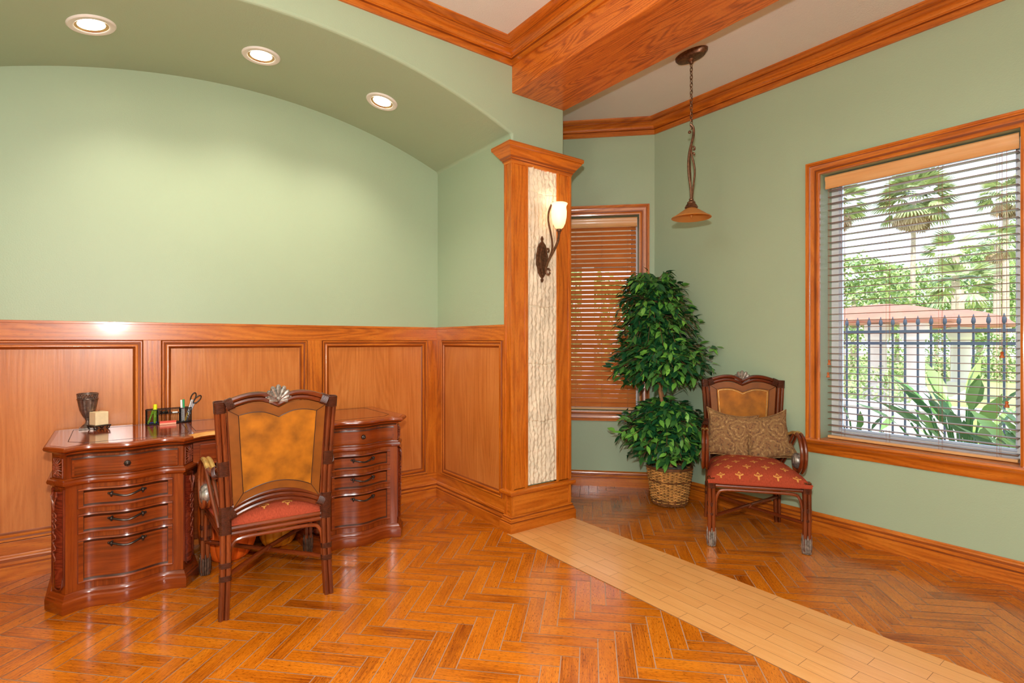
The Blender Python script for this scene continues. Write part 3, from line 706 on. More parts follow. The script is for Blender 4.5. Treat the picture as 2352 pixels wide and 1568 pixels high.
def make_chair():
    root=empty('rattan_armchair')
    cr=.0118
    RW,FW=.24,.275; RY,FYc=-.30,.30
    def bundle(b,pts,o=.0118,r=cr,dirs=((1,1),(1,-1),(-1,1),(-1,-1))):
        for dx,dy in dirs: b.tube([V(p)+V((dx*o,dy*o,0)) for p in pts],r,8)
        b.tube(pts,.0125,6)
    def wrap(b,p,q,r=.029,n=None):
        p,q=V(p),V(q); n=n or max(4,int((q-p).length/.0048))
        for i in range(n):
            c=p.lerp(q,(i+.5)/n); t=(q-p).normalized(); a=V((1,0,0)) if abs(t.x)<.8 else V((0,1,0)); x=(a-t*a.dot(t)).normalized(); y=t.cross(x)
            b.tube([c+x*(r*math.copysign(abs(math.cos(k*PI/6))**.6,math.cos(k*PI/6)))+y*(r*math.copysign(abs(math.sin(k*PI/6))**.6,math.sin(k*PI/6))) for k in range(12)],.0028,5,closed=True)
        
    for s in (-1,1):
        # rear post + leg
        pts=smooth([(s*RW,RY+.0,0),(s*(RW-.008),RY+.012,.2),(s*(RW-.010),RY+.024,.42),(s*(RW-.004),RY+.026,.62),(s*(RW+.008),RY+.018,.85),(s*(RW+.018),RY+.004,1.01)],4)
        b=MB(); bundle(b,pts); leg=b.build('rear_post','cane',root)
        for (p_,q_,r_) in (((s*(RW-.008),RY+.01,.175),(s*(RW-.008),RY+.012,.20),.0240),((s*(RW-.008),RY+.014,.235),(s*(RW-.008),RY+.016,.26),.0240),
            ((s*(RW-.010),RY+.023,.39),(s*(RW-.008),RY+.025,.52),0),((s*(RW-.002),RY+.026,.665),(s*(RW+.002),RY+.024,.735),0),((s*(RW+.015),RY+.008,.965),(s*(RW+.018),RY+.004,1.02),0)):
            b=MB(); wrap(b,p_,q_,.0245); b.build('binding','wrap',leg)
        # front leg
        b=MB(); fp=[(s*FW,FYc,.44),(s*FW,FYc+.004,.25),(s*FW,FYc,.02)]; bundle(b,fp); leg=b.build('front_leg','cane',root)
        
        for z0_,z1_ in ((.37,.435),(.20,.215),(.255,.28)): b=MB(); wrap(b,(s*FW,FYc,z0_),(s*FW,FYc,z1_),.0240); b.build('binding','wrap',leg)
        b=MB()
        b.lathe([(.001,0),(.02,.001),(.024,.01),(.025,.03),(.02,.10)],(s*FW,FYc,0),16)
        for k in range(12):
            a=2*PI*k/12; c_,s_=math.cos(a),math.sin(a); h=.12 if k%2 else .10
            b.tube([(s*FW+.022*c_,FYc+.022*s_,.004),(s*FW+.024*c_,FYc+.024*s_,.04),(s*FW+.024*c_,FYc+.024*s_,.09),(s*FW+.027*c_,FYc+.027*s_,h)],[.005,.0078,.0068,.002],6)
        b.build('leaf_foot','silver',leg)
    # seat rails
    b=MB(); rz=(.385,.41)
    for z in rz:
        b.tube([(-FW,FYc,z),(FW,FYc,z)],cr,8); b.tube([(-RW,RY+.028,z),(RW,RY+.028,z)],cr,8)
        for s in (-1,1): b.tube([(s*RW,RY+.028,z),(s*FW,FYc,z)],cr,8)
    def bracket(p,q): # from leg p low to leg q low, arching under rail
        p,q=V(p),V(q); d=(q-p); e=d.normalized()*.055
        return smooth([p+V((0,0,.20)),p+V((0,0,.28)),p+e*.25+V((0,0,.335)),p+e+V((0,0,.36)),(p+q)/2+V((0,0,.362)),q-e+V((0,0,.36)),q-e*.25+V((0,0,.335)),q+V((0,0,.28)),q+V((0,0,.20))],4)
    i_=.026
    b.tube(bracket((-FW+i_,FYc,0),(FW-i_,FYc,0)),.0095,8); b.tube(bracket((-RW+i_,RY+.02,0),(RW-i_,RY+.02,0)),.0095,8)
    for s in (-1,1): b.tube(bracket((s*RW,RY+.02+i_,0),(s*FW,FYc-i_,0)),.0095,8)
    b.build('seat_frame','cane',root)
    b=MB(); zs=.185
    b.tube([(-RW,RY+.01,zs),(0,0,zs+.006),(FW,FYc,zs)],.0125,10); b.tube([(RW,RY+.01,zs),(0,0,zs-.006),(-FW,FYc,zs)],.0125,10); b.ball((0,0,zs),.02,10); b.build('stretcher','cane',root)
    # seat cushion
    def hw(y): t=(y+.27)/.60; return .235+(.298-.235)*max(0,min(1,t))
    def top(x,y):
        a=abs(x)/hw(y); c=abs((y-.03)/.30); e=max(0,1-a**3)*max(0,1-c**3); return (x,y,.440+.082*e**.8+.002)
    b=MB(False)
    def gf(u,v):
        y=-.27+.60*v; x=(2*u-1)*hw(y); p=top(x,y); e=min(u,1-u,v,1-v); return (p[0],p[1],p[2]-.002 if e>0 else .425)
    b.grid(gf,28,28,sm=True)
    b.grid(lambda u,v:((2*u-1)*(hw(.33)),.33+.004*math.sin(PI*v),.405+.022*v),12,3,sm=True,flip=False)
    b.box(-.235,.235,-.27,.325,.402,.43)
    row=0; y=-.22
    while y<.31:
        x=-.275+(.055 if row%2 else 0)
        while x<.29:
            if abs(x)<hw(y)-.02: motif(b,top,x,y,.033,1)
            x+=.11
        y+=.075; row+=1
    b.build('seat_cushion',['fabric','fgold'],root)
    b=MB(); b.tube([(-.235,-.27,.424),(.235,-.27,.424),(.298,.33,.424),(-.298,.33,.424)],.0055,8,closed=True); b.build('seat_piping','fabric',root)
    # back
    def lean(z): return RY+.026-.022*max(0,(z-.6)/.42)
    def crest(x,dz=0): # top rail height
        a=abs(x)/.235; z=1.004+dz
        z+=.040*math.sin(PI*min(1,a*.5+.5)) if False else 0
        z+=.036*(math.cos((a-.42)*PI/1.16) if a<1 else 0) - .010*max(0,1-a/.30)**1.2 + .005
        return z
    b=MB()
    for dz in (0,-.025,):
        xs=[-.245+.49*i/48 for i in range(49)]
        b.tube([(x,lean(1.0)+.004,crest(x,dz)) for x in xs],.0125,8)
    for dz in (0,-.025,.022):
        b.tube([(x,lean(.55),.468+dz+.075*(1-(x/.235)**2)) for x in [-.235+.47*i/24 for i in range(25)]],.0115,8)
    for s in (-1,1): b.tube([(s*(RW-.032),lean(.55)+.0,.50),(s*(RW-.02),lean(.98),.985)],.0085,8)
    b.build('back_frame','cane',root)
    for s in (-1,1):
        b=MB(); wrap(b,(s*.20,lean(1),crest(.2)-.012),(s*.232,lean(1),crest(.232)-.012),.026); b.build('binding','wrap',root)
        b=MB(); wrap(b,(s*.19,lean(.5),.493),(s*.222,lean(.5),.478),.026); b.build('binding','wrap',root)
    # leather panel both sides
    def pz0(x,m=0): return .50+m+.075*(1-(x/.235)**2)
    def pz1(x,m=0): return crest(x,-.04-m)
    def pan(yo,marg,th,flip):
        def f(u,v):
            k=.205-marg; kb=.212-marg*.4
            x=(2*u-1)
            X=x*(k+.012); z0=pz0(X,marg*.9); z1=pz1(X,marg); z=z0+(z1-z0)*v; X*= .90+.13*v
            return (X,lean(z)+yo,z)
        return f
    b=MB(); b.grid(pan(.012,0,0,0),32,8,mi=0,flip=True); b.grid(pan(-.012,0,0,0),32,8,mi=0,flip=False); b.build('leather_border','leatherd',root)
    b=MB(); b.grid(pan(.015,.045,0,0),32,8,flip=True); b.grid(pan(-.015,.045,0,0),32,8); b.build('leather_panel','leather',root)
    b=MB()
    for yo,mt in ((.0155,.044),(-.0155,.044)):
        f=pan(yo,mt,0,0); loop=[f(i/30,0) for i in range(30)]+[f(1,j/10) for j in range(10)]+[f(1-i/30,1) for i in range(30)]+[f(0,1-j/10) for j in range(10)]
        b.tube(loop,.0018,5,closed=True)
        g_=pan(yo,.0,0,0)
        for (u,v) in ((0,0),(1,0),(0,1),(1,1)): b.tube([f(u,v),g_(u,v)],.0012,5)
    b.build('seam','line',root)
    b=MB()
    f=pan(.0165,.056,0,0); loop=[f(i/30,0) for i in range(30)]+[f(1,j/10) for j in range(10)]+[f(1-i/30,1) for i in range(30)]+[f(0,1-j/10) for j in range(10)]
    b.tube(loop,.0022,5,closed=True); o=b.build('tooled_line','gilt',root)
    # shell crest
    b=MB()
    for k in range(9):
        a=PI*(k+.0)/8; R=.044+.032*math.sin(a); c_,s_=math.cos(a),math.sin(a); z0_=crest(0)-.006
        b.tube([(0,lean(1),z0_),(R*.4*c_,lean(1),z0_+R*.4*s_),(R*.75*c_,lean(1),z0_+R*.75*s_),(R*.95*c_,lean(1),z0_+R*.95*s_),(R*1.05*c_,lean(1),z0_+R*1.05*s_)],[.005,.009,.012,.0115,.004],8)
    b.prism([(.062*math.cos(PI*k/12),crest(0)-.004+.058*math.sin(PI*k/12)) for k in range(13)],lean(1)-.004,lean(1)+.004,ax='y')
    b.ball((0,lean(1),crest(0)+.004),.014,10); b.build('shell_crest','silver',root)
    # arms
    for s in (-1,1):
        pth=[(.243,-.285,.70),(.256,-.22,.672),(.266,-.16,.655),(.276,-.09,.668),(.284,-.02,.69),(.290,.05,.693),(.295,.11,.668),(.298,.15,.61),(.298,.152,.545),(.296,.125,.485),(.292,.08,.447),(.288,.03,.45),(.285,.0,.485),(.284,.012,.52)]
        b=MB()
        for o_ in (-.0118,.0118): b.tube(smooth([(s*(p[0]+o_),p[1],p[2]) for p in pth],4),cr,8)
        b.tube(smooth([(s*(p[0]),p[1]-(.0 if i<6 else .018),p[2]-.018 if i<7 else p[2]) for i,p in enumerate(pth[1:11])],4),.009,8)
        for o_ in (-.010,.012): b.tube(smooth([(s*(.283+o_),-.0,.685),(s*(.275+o_),-.06,.62),(s*(.262+o_),-.14,.53),(s*(.248+o_),-.22,.45),(s*(.242+o_),-.25,.415)],4),.0095,8)
        arm=b.build('arm','cane',root)
        b=MB(); m=Matrix.Translation((s*.287,.035,.515))@Matrix.Rotation(PI/2,4,'Y')
        b.lathe([(.001,-.03),(.02,-.031),(.026,-.024),(.034,-.027),(.042,-.024),(.05,-.012),(.052,0),(.05,.012),(.042,.024),(.034,.027),(.026,.024),(.02,.031),(.001,.03)],mat=m,seg=24); b.build('scroll_disc','silver',arm)
        b=MB()
        for o_ in (-.0118,.0118): b.tube(smooth([(s*(p[0]+o_),p[1],p[2]+.0006) for p in pth],4)[11:22],[.009]+[cr+.0003]*9+[.009],8)
        b.build('worn_patch','gilt',arm)
        b=MB(); wrap(b,(s*.252,-.262,.69),(s*.262,-.225,.675),.024); b.build('binding','wrap',arm)
    return root
ch=make_chair(); ch.location=(.666,3.105,0); ch.rotation_euler=(0,0,math.radians(-3))
tag(ch,'rattan and leather armchair pulled up to the desk, seen from behind','armchair','rattan armchairs with leather backs')
ch2=copy_tree(ch)
for leg_ in ch.children:
    for f_ in leg_.children:
        if f_.name.startswith('leaf_foot'): f_.material_slots[0].link='OBJECT'; f_.material_slots[0].material=M['pewterd']
fd=V((-.845,-.535)); 
ang=math.atan2(-fd.x,fd.y)
CC=(3.462,1.958); ang=math.radians(129); ch2.location=(CC[0],CC[1],0); ch2.rotation_euler=(0,0,ang)
tag(ch2,'rattan and leather armchair holding two paisley pillows, beside the large window','armchair','rattan armchairs with leather backs')
# ------------------------------------------------------------------ pillows
def pillow(label,loc,rot):
    b=MB(False); S=.174
    def f(sgn):
        def g_(u,v):
            x=2*u-1;y=2*v-1
            e=(1-abs(x)**2.2)*(1-abs(y)**2.2)
            pin=1-.22*(1-abs(y)**2)*abs(x)**2; pin2=1-.20*(1-abs(x)**2)*abs(y)**2
            n_=noise.noise(V((x*1.6,y*1.6,loc[0]*9)))*.008
            return (x*S*pin,sgn*(.062*max(0,e)**.45)+n_*e,y*S*pin2)
        return g_
    b.grid(f(1),22,22,flip=True); b.grid(f(-1),22,22)
    o=b.build('throw_pillow','paisley'); o.location=loc; o.rotation_euler=rot
    # welt
    g_=f(0); pts=[g_(i/16,0) for i in range(16)]+[g_(1,i/16) for i in range(16)]+[g_(1-i/16,1) for i in range(16)]+[g_(0,1-i/16) for i in range(16)]
    w=MB(); w.tube(pts,.004,6,closed=True); w.build('welt','paisley',o)
    return tag(o,label,'pillow','paisley pillows on the armchair')
cm=Matrix.Translation((CC[0],CC[1],0))@Matrix.Rotation(ang,4,'Z')
def chp(x,y,z): return tuple(cm@V((x,y,z)))
p1=pillow('paisley throw pillow on the armchair, the one nearer the potted tree',chp(.115,-.125,.655),(0,0,0))
p1.matrix_world=Matrix.Translation(chp(.116,-.115,.640))@Matrix.Rotation(ang+math.radians(-12),4,'Z')@Matrix.Rotation(math.radians(16),4,'X')@Matrix.Rotation(math.radians(-7),4,'Y')
p2=pillow('paisley throw pillow on the armchair, the one nearer the large window',chp(-.12,-.125,.655),(0,0,0))
p2.matrix_world=Matrix.Translation(chp(-.135,-.095,.638))@Matrix.Rotation(ang+math.radians(8),4,'Z')@Matrix.Rotation(math.radians(20),4,'X')@Matrix.Rotation(math.radians(9),4,'Y')
# ------------------------------------------------------------------ potted tree
PC=V((3.58,2.70,0))
def sh(z): k=-.15*max(0,(z-.35)/1.5); return V((.8028*k,-.5962*k,0))
tr=empty('potted_ficus',PC); tag(tr,'tall artificial ficus with three tiers of green leaves in a wicker basket','potted tree')
b=MB()
def br(z): return .130+.042*min(1,z/.29)
for k in range(26):
    z=.014+.0108*k; ph=k%2
    pts=[]
    for i in range(96):
        a=2*PI*i/96; rr=br(z)+.007*math.cos(16*a+PI*ph); pts.append((rr*math.cos(a),rr*math.sin(a),z+.002*math.sin(5*a+k)))
    b.tube(pts,.0052,5,closed=True,mi=0 if random.random()<.8 else 1)
for i in range(32):
    a=2*PI*i/32; b.tube([(br(z)*math.cos(a),br(z)*math.sin(a),z) for z in (.005,.1,.2,.31)],.003,5,mi=1)
b.lathe([(.001,.006),(.118,.006),(.156,.28)],seg=32,mi=1)
for dz in (0,.009):
    b.tube([((br(.3)+.004)*math.cos(2*PI*i/48),(br(.3)+.004)*math.sin(2*PI*i/48),.298+dz) for i in range(48)],.007,6,closed=True,mi=1)
bk=b.build('wicker_basket',['wick','wickd'],tr)
b=MB(); b.lathe([(.001,.295),(.08,.30),(.13,.285),(.155,.28)],seg=24); b.build('moss','moss',tr)
b=MB()
for (dx,ph) in ((-.018,0),(.018,2.2)):
    b.tube(smooth([V((dx+.018*math.sin(z*5+ph),.018*math.cos(z*5+ph),z))+sh(z) for z in (.28,.45,.6,.75,.9,1.05,1.2,1.35,1.5,1.65)],4),[.019-.010*i/36 for i in range(37)],8)
b.build('trunk','trunk',tr)
def okp(p):
    w=p+PC
    if w.x>RX-.03: return False
    d=(w.x-RX)*q+(w.y-CORY)*q
    return d< -.03
def foliage(name,cz,rx,rz,n,seed,shape=0):
    random.seed(seed); b=MB(); tw=MB()
    nb=n//9
    for k in range(nb):
        a=random.uniform(0,2*PI); e=random.uniform(-.75,1); 
        if shape==1: h=random.uniform(0,1); rad=rx*(1-.5*h*h)*random.uniform(.35,1); P=V((rad*math.cos(a),rad*math.sin(a),cz-rz+2*rz*h))
        else:
            rad=math.sqrt(max(0,1-e*e))*random.uniform(.62,1.0); P=V((rx*rad*math.cos(a),rx*rad*math.sin(a),cz+rz*e*random.uniform(.8,1)))
        P=P+sh(P.z); root=V((0,0,cz+.15*(P.z-cz)+.02))+sh(cz); D=(P-root)
        mid=root.lerp(P,.6)+V((0,0,.05)); curve=smooth([root,mid,P],3)
        if all(okp(c) for c in curve): tw.tube(curve,.0022,4)
        for j in range(9):
            t=.45+.55*j/8*random.uniform(.9,1.05); c=root.lerp(P,t)+V((0,0,.05*math.sin(PI*min(1,t))))
            out=V((math.cos(a),math.sin(a),0)); side=V((-out.y,out.x,0))*(1 if j%2 else -1)
            d=(out*random.uniform(.3,1)+side*random.uniform(.1,.9)+V((0,0,random.uniform(-.9,.35)))).normalized()
            ln=random.uniform(.068,.1); c=c+V((random.uniform(-.02,.02),random.uniform(-.02,.02),random.uniform(-.02,.02)))
            if not(okp(c+d*ln) and okp(c)): 
                d=V((-abs(d.x),-abs(d.y),d.z)).normalized(); 
                if not(okp(c+d*ln) and okp(c)): continue
            nn=(out*.5+V((0,0,1))+V((random.uniform(-.5,.5),random.uniform(-.5,.5),0))).normalized()
            tn=random.random()**2.2; 
            b.leaf(c,d,nn,ln,ln*.44,tn)
    o=b.build(name,'leaf',tr,tone=True); tw.build('twigs','twig',o)
foliage('foliage',.565,.40,.29,3000,1)
foliage('foliage',1.13,.42,.26,3000,2)
foliage('foliage',1.56,.35,.30,1900,3,1)
# a few stray sprigs
random.seed(11); b=MB()
for (x,z) in ((.40,1.26),(-.36,1.0),(.33,.98)):
    P=V((.8028*x,-.5962*x,z)); 
    if not okp(P): P.x=RX-.08-PC.x
    for j in range(6):
        c=P+V((random.uniform(-.04,.04),random.uniform(-.06,.02),random.uniform(-.04,.03))); d=V((random.uniform(-1,.6),random.uniform(-1,.6),random.uniform(-.6,.6)))
        d.normalize()
        if okp(c+d*.09): b.leaf(c,d,V((-.3,-.6,1)),.08,.036,random.random())
    b.tube(smooth([V((0,0,z-.12)),V((P.x*.5,P.y*.5,z-.04)),P],3),.002,4,mi=1)
b.build('sprig',['leaf','twig'],tr,tone=True)
random.seed(21)
# ------------------------------------------------------------------ things on the desk
ZD=.8015
def at_desk(name,x,y,rz=0): return empty(name,(x,y,ZD),rz)
# goblet
gb=at_desk('goblet_vase',-.122,3.895); tag(gb,'dark fluted metal goblet vase with pierced rim behind the candle block','vase')
b=MB(); b.box(-.038,.038,-.038,.038,0,.010); b.lathe([(.034,.010),(.028,.018),(.012,.034),(.008,.05),(.013,.056),(.01,.062)],seg=20); b.build('foot','pewter',gb)
b=MB(); b.lathe([(.012,.06),(.022,.075),(.036,.11),(.043,.15),(.046,.172),(.042,.172),(.038,.15),(.03,.11),(.012,.075)],seg=48,flute=lambda a,z:1+.035*math.cos(16*a)); b.build('bowl','pewter',gb)
b=MB()
for k in range(24):
    a=2*PI*k/24; a2=a+2*PI/24*1.5
    for (p,q_) in ((a,a2),(a2,a)): b.tube([(.046*math.cos(p),.046*math.sin(p),.172),(.047*math.cos((p+q_)/2),.047*math.sin((p+q_)/2),.186),(.048*math.cos(q_),.048*math.sin(q_),.2)],.0022,5)
for z in (.173,.201): b.tube([(.047*math.cos(2*PI*k/32),.047*math.sin(2*PI*k/32),z) for k in range(32)],.004,6,closed=True)
b.build('pierced_rim','pewter',gb)
# candle block on stand
cs=at_desk('candle_stand',-.070,3.845,math.radians(27)); tag(cs,'small dark iron scrollwork stand under the ivory candle block','candle stand')
b=MB(); b.box(-.042,.042,-.042,.042,.020,.026)
b.build('tray','iron',cs,bevel=.001)
for (sx,sy) in ((1,1),(1,-1),(-1,1),(-1,-1)):
    b=MB(); b.tube(smooth([(sx*.04,sy*.032,.02),(sx*.036,sy*.03,.006),(sx*.026,sy*.032,.004),(sx*.022,sy*.032,.012),(sx*.03,sy*.032,.016)],4),.0032,6); b.build('scroll_foot','iron',cs)
cd=empty('square_candle',(-.070,3.845,ZD+.0262),math.radians(27)); tag(cd,'square ivory block candle standing on the small iron stand','candle')
b=MB(); b.box(-.033,.033,-.033,.033,0,.074); b.build('wax_block','wax',cd,bevel=.003)
b=MB(); b.tube([(0,0,.076),(.001,0,.084)],.001,5); b.build('wick','black',cd)
# organizer
org=at_desk('desk_organizer',.268,3.885,math.radians(3)); tag(org,'black wire mesh desk organizer with two pen cups','desk organizer')
def meshwall(b,pts,h0,h1,nh,r=.0009):
    P=[V(p) for p in pts]
    for k in range(nh+1):
        z=h0+(h1-h0)*k/nh; b.tube([(p.x,p.y,z) for p in P],r,4,closed=True)
    per=[(P[(i+1)%len(P)]-P[i]).length for i in range(len(P))]; step=.006
    for i,p in enumerate(P):
        n=max(1,int(per[i]/step)); qn=P[(i+1)%len(P)]
        for j in range(n): c=p.lerp(qn,j/n); b.tube([(c.x,c.y,h0),(c.x,c.y,h1)],r,4)
H_=.088
Lc=[(-.112,-.03,0),(-.058,-.034,0),(-.058,.034,0),(-.112,.03,0),(-.118,0,0)]
Rc=[(.060,-.034,0),(.092,-.032,0),(.118,-.016,0),(.118,.016,0),(.092,.032,0),(.060,.034,0)]
for nm,cc in (('pen_cup',Lc),('pen_cup',Rc)):
    b=MB(); meshwall(b,cc,.003,H_,12)
    for z in (.003,H_): b.tube([(p[0],p[1],z) for p in cc],.0026,6,closed=True)
    b.prism([(p[0],p[1]) for p in cc],.0005,.003); b.build(nm,'mesh',org)
b=MB()
for y in (-.033,.033):
    b.tube([(-.058,y,.003),(.06,y,.003)],.0022,6); b.tube([(-.058,y,H_),(.06,y,H_)],.0022,6)
    for x in (-.058,.06): b.tube([(x,y,.003),(x,y,H_)],.0022,6)
b.box(-.058,.06,-.033,.033,.060,.0615); b.box(-.058,.06,-.033,.033,.001,.0025)
for x in (-.058,.06):
    b.tube([(x,-.033,H_),(x,.033,H_)],.0022,6); b.tube([(x,-.033,.06),(x,.033,.06)],.0018,6)
for k in range(12): b.tube([(-.05+.009*k,.033,.003),(-.05+.009*k,.033,H_)],.0008,4)
b.build('tray_frame','mesh',org)
om=Matrix.Translation((.268,3.885,ZD))@Matrix.Rotation(math.radians(3),4,'Z')
def pen(name,label,cat,p,q_,r,mats,capf=.35,grp=None,cap_tip=True):
    p=om@V(p); q_=om@V(q_); root=empty(name,p); tag(root,label,cat,grp); d=q_-p; Ln=d.length; dn=d.normalized()
    m=V((0,0,1)).rotation_difference(dn).to_matrix()
    b=MB(); b.lathe([(.001,0),(r*.5,.001),(r,.012),(r,Ln*(1-capf))],mat=m,seg=12); b.build('barrel',mats[0],root)
    b=MB(); b.lathe([(r*1.1,Ln*(1-capf)),(r*1.12,Ln*.97),(r*.9,Ln),(.001,Ln+.0005)],mat=m,seg=12); b.build('cap',mats[1],root)
    return root
pen('highlighter','lime highlighter leaning to the left inside the left pen cup','highlighter',(-.108,-.018,.005),(-.078,.004,.086),.006,('yelg','yelg'),.3)
pen('highlighter','neon yellow highlighter with a wide cap sticking out of the left pen cup','highlighter',(-.074,-.02,.005),(-.069,.006,.118),.009,('yelg','yel'),.33)
pen('marker','blue-ended pen lying low in the left pen cup','pen',(-.10,-.012,.010),(-.062,-.018,.012),.005,('blue','blue'),.3)
pen('marker','white marker with a red band beside the green-capped marker','marker',(.068,-.018,.005),(.064,-.008,.138),.0055,('white','white'),.4)
pen('marker','white marker with a green cap standing in the right pen cup','marker',(.078,-.014,.005),(.077,-.002,.140),.0055,('white','grn'),.38)
pen('pen','clear pen with an amber barrel leaning to the right in the cup','pen',(.082,-.020,.005),(.122,.002,.135),.0048,('amber','steel'),.6)
pen('pen','silver-white pen leaning right beside the scissors handles','pen',(.092,-.006,.005),(.128,.012,.132),.0045,('steel','white'),.5)
sz=empty('scissors',om@V((.09,.012,.006))); tag(sz,'scissors with black loop handles pointing out of the right pen cup','scissors')
def sl(x,z,y=0): return V((x,y,z))
b=MB(); b.prism([(0,0),(.008,0),(.044,.11),(.034,.112)],-.001,.001,ax='y'); b.prism([(.004,0),(.010,0),(.052,.106),(.042,.110)],.0012,.0028,ax='y'); b.build('blade','steel',sz)
for (cx,cz,an) in ((.042,.142,-20),(.064,.128,-42)):
    b=MB(); a=math.radians(an); pts=[]
    for k in range(20):
        t=2*PI*k/20; x=.0125*math.cos(t); z=.029*math.sin(t); pts.append((cx+x*math.cos(a)-z*math.sin(a),.001,cz+x*math.sin(a)+z*math.cos(a)))
    b.tube(pts,.0035,8,closed=True); b.tube([(.038,.001,.106),(cx-.004,.001,cz-.024)],.004,6); b.build('handle','black',sz)
nt_=empty('sticky_note_pad',om@V((-.012,-.052,0)),math.radians(4)); tag(nt_,'coral red pad of sticky notes lying in front of the organizer','note pad')
b=MB(); b.box(-.042,.042,-.014,.014,0,.010); b.build('note_sheets','pink',nt_); b=MB(); b.box(-.042,.042,-.014,.014,.010,.020); b.build('cover','red',nt_)
cl=empty('binder_clip',om@V((-.02,-.008,.0617))); tag(cl,'heap of small black binder clips on the organizer tray','clips'); 
b=MB()
random.seed(5)
for k in range(9):
    x=random.uniform(-.03,.03); y=random.uniform(-.018,.018); a=random.uniform(0,PI); m=Matrix.Translation((x,y,.005+.004*(k%3)))@Matrix.Rotation(a,4,'Z')
    b.prism([(-.006,-.004),(.006,-.004),(0,.005)],-.010,.010,ax='y',mat=m); b.tube([m@V((0,-.008,.005)),m@V((.004,-.014,.012)),m@V((.004,.014,.012)),m@V((0,.008,.005))],.0007,4)
cl['kind']='stuff'
o=b.build('clips','black',cl)
wl=empty('eraser',om@V((.030,-.016,.0617)),.1); tag(wl,'small white eraser lying on the organizer tray beside the clips','eraser'); b=MB(); b.box(-.014,.014,-.006,.006,0,.008); b.build('eraser_block','white',wl,bevel=.002)
# ------------------------------------------------------------------ pumpkins
def pumpkin(label,loc,R,H,ribs,mat,amp=.07):
    r=empty('pumpkin',loc); tag(r,label,'pumpkin')
    b=MB(); n=20; pr_=[]
    for i in range(n+1):
        t=PI*i/n; rr=R*(math.sin(t)**.5); z=H/2-H/2*math.cos(t); 
        if i in(0,n): rr=.002
        z+= (-.10*H*math.exp(-(rr/(R*.35))**2) if i>n/2 else .06*H*math.exp(-(rr/(R*.35))**2))
        pr_.append((rr,z))
    zm=min(z for _,z in pr_); pr_=[(a,z-zm) for a,z in pr_]
    b.lathe(pr_,seg=ribs*8,flute=lambda a,z:1-amp+amp*abs(math.sin(ribs*a/2))**.6*1.0); b.build('skin',mat,r)
    b=MB(); b.tube(smooth([(0,0,H*.78),(.004,.002,H*.92),(.02,.005,H*1.0)],4),[.02,.018,.016,.014,.013,.012,.012,.012,.012],7); b.build('stem','stem',r)
pumpkin('tall bright orange ribbed pumpkin under the desk behind the left chair legs',(.555,3.62,0),.165,.50,14,'pump')
pumpkin('squat yellow-orange pumpkin under the desk, right of the tall orange one',(.845,3.66,0),.115,.22,12,'pumpy')
# ------------------------------------------------------------------ outside
b=MB(); b.box(-30,90,-60,80,-.4,-.12); g_=b.build('ground','pave'); struct(g_)
b=MB(); b.box(14,60,-20,40,-.13,-.08); o=b.build('lawn','grass'); tag(o,None,None,kind='structure')
# fence
fn=empty('iron_fence',(7.0,1.5,-.12)); tag(fn,'dark iron picket fence with spear tips outside the large window','fence')
b=MB()
for z in (1.53,1.40,.30): b.box(-.018,.018,-4,4.5,z-.016,z+.016)
b.build('rails','fence',fn)
y=-1.45
sp_=None
while y<2.6:
    if sp_ is None:
        b=MB(); b.box(-.009,.009,-.009,.009,.2,1.60); b.lathe([(.012,1.60),(.02,1.62),(.018,1.645),(.002,1.70)],seg=8); sp_=b.build('picket','fence',fn); sp_.location=(0,y,0)
    else:
        c=sp_.copy(); C.objects.link(c); c.location=(0,y,0)
    y+=.117
for yy in (1.86,-.35):
    b=MB(); b.box(-.04,.04,yy-.04,yy+.04,0,1.66); b.ball((0,yy,1.67),.045,10); b.build('fence_post','fence',fn)
# low wall
b=MB(); b.box(8.6,8.9,.4,6,-.12,.38); b.box(8.56,8.94,.36,6.04,.38,.44); tag(b.build('garden_wall','stucco',bevel=.01),'low pale stucco garden wall beyond the iron fence','garden wall')
# pergola-like terracotta roofed gate house
def palm(label,loc,h,R,n,dead,seed,lean=0,grp=None):
    random.seed(seed); r=empty('palm_tree',loc); tag(r,label,'palm tree',grp)
    b=MB(); b.tube(smooth([(0,0,0),(lean*.3,0,h*.5),(lean,0,h)],5),[.15-.06*i/10 for i in range(11)],10); b.build('trunk','palmt',r)
    def fronds(n,e0,e1,mt,L0):
        b=MB()
        for k in range(n):
            a=random.uniform(0,2*PI); e=random.uniform(e0,e1); d=V((math.cos(a)*math.cos(e),math.sin(a)*math.cos(e),math.sin(e))); base=V((lean,0,h)); ln=L0*random.uniform(.45,.6)
            tip=base+d*ln; side=d.cross(V((0,0,1))); side.normalize(); up=side.cross(d)
            b.tube([base,tip],.015,4,tn_ if False else 0) if False else None
            for j in range(13):
                th=(j-6)/6*1.15; dd=(d*math.cos(th)+side*math.sin(th)); l2=L0*.5*(.75+.25*math.cos(th))
                b.leaf(tip-d*.05,dd+V((0,0,-.15)),up,l2,.07*R,random.random()*.8+.1,fold=.2,droop=.35)
        return b.build('fronds' if mt=='pleaf' else 'dead_fronds',mt,r,tone=True)
    fronds(n,-.5,1.3,'pleaf',R); 
    if dead: fronds(dead,-1.45,-.6,'dleaf',R*.8)
def wp(x,y,d): # world point seen at pixel x,y at depth d
    r_=(x-1176)/1230; return V((.5962+.8028*r_,.8028-.5962*r_,0))*d+V((0,0,1.3+(784-y)/1230*d))
gp=wp(2100,784,11.6); gh=empty('gatehouse',(gp.x,gp.y,-.12)); tag(gh,'gatehouse with curved terracotta roof and white columns beyond the fence','gatehouse')
b=MB()
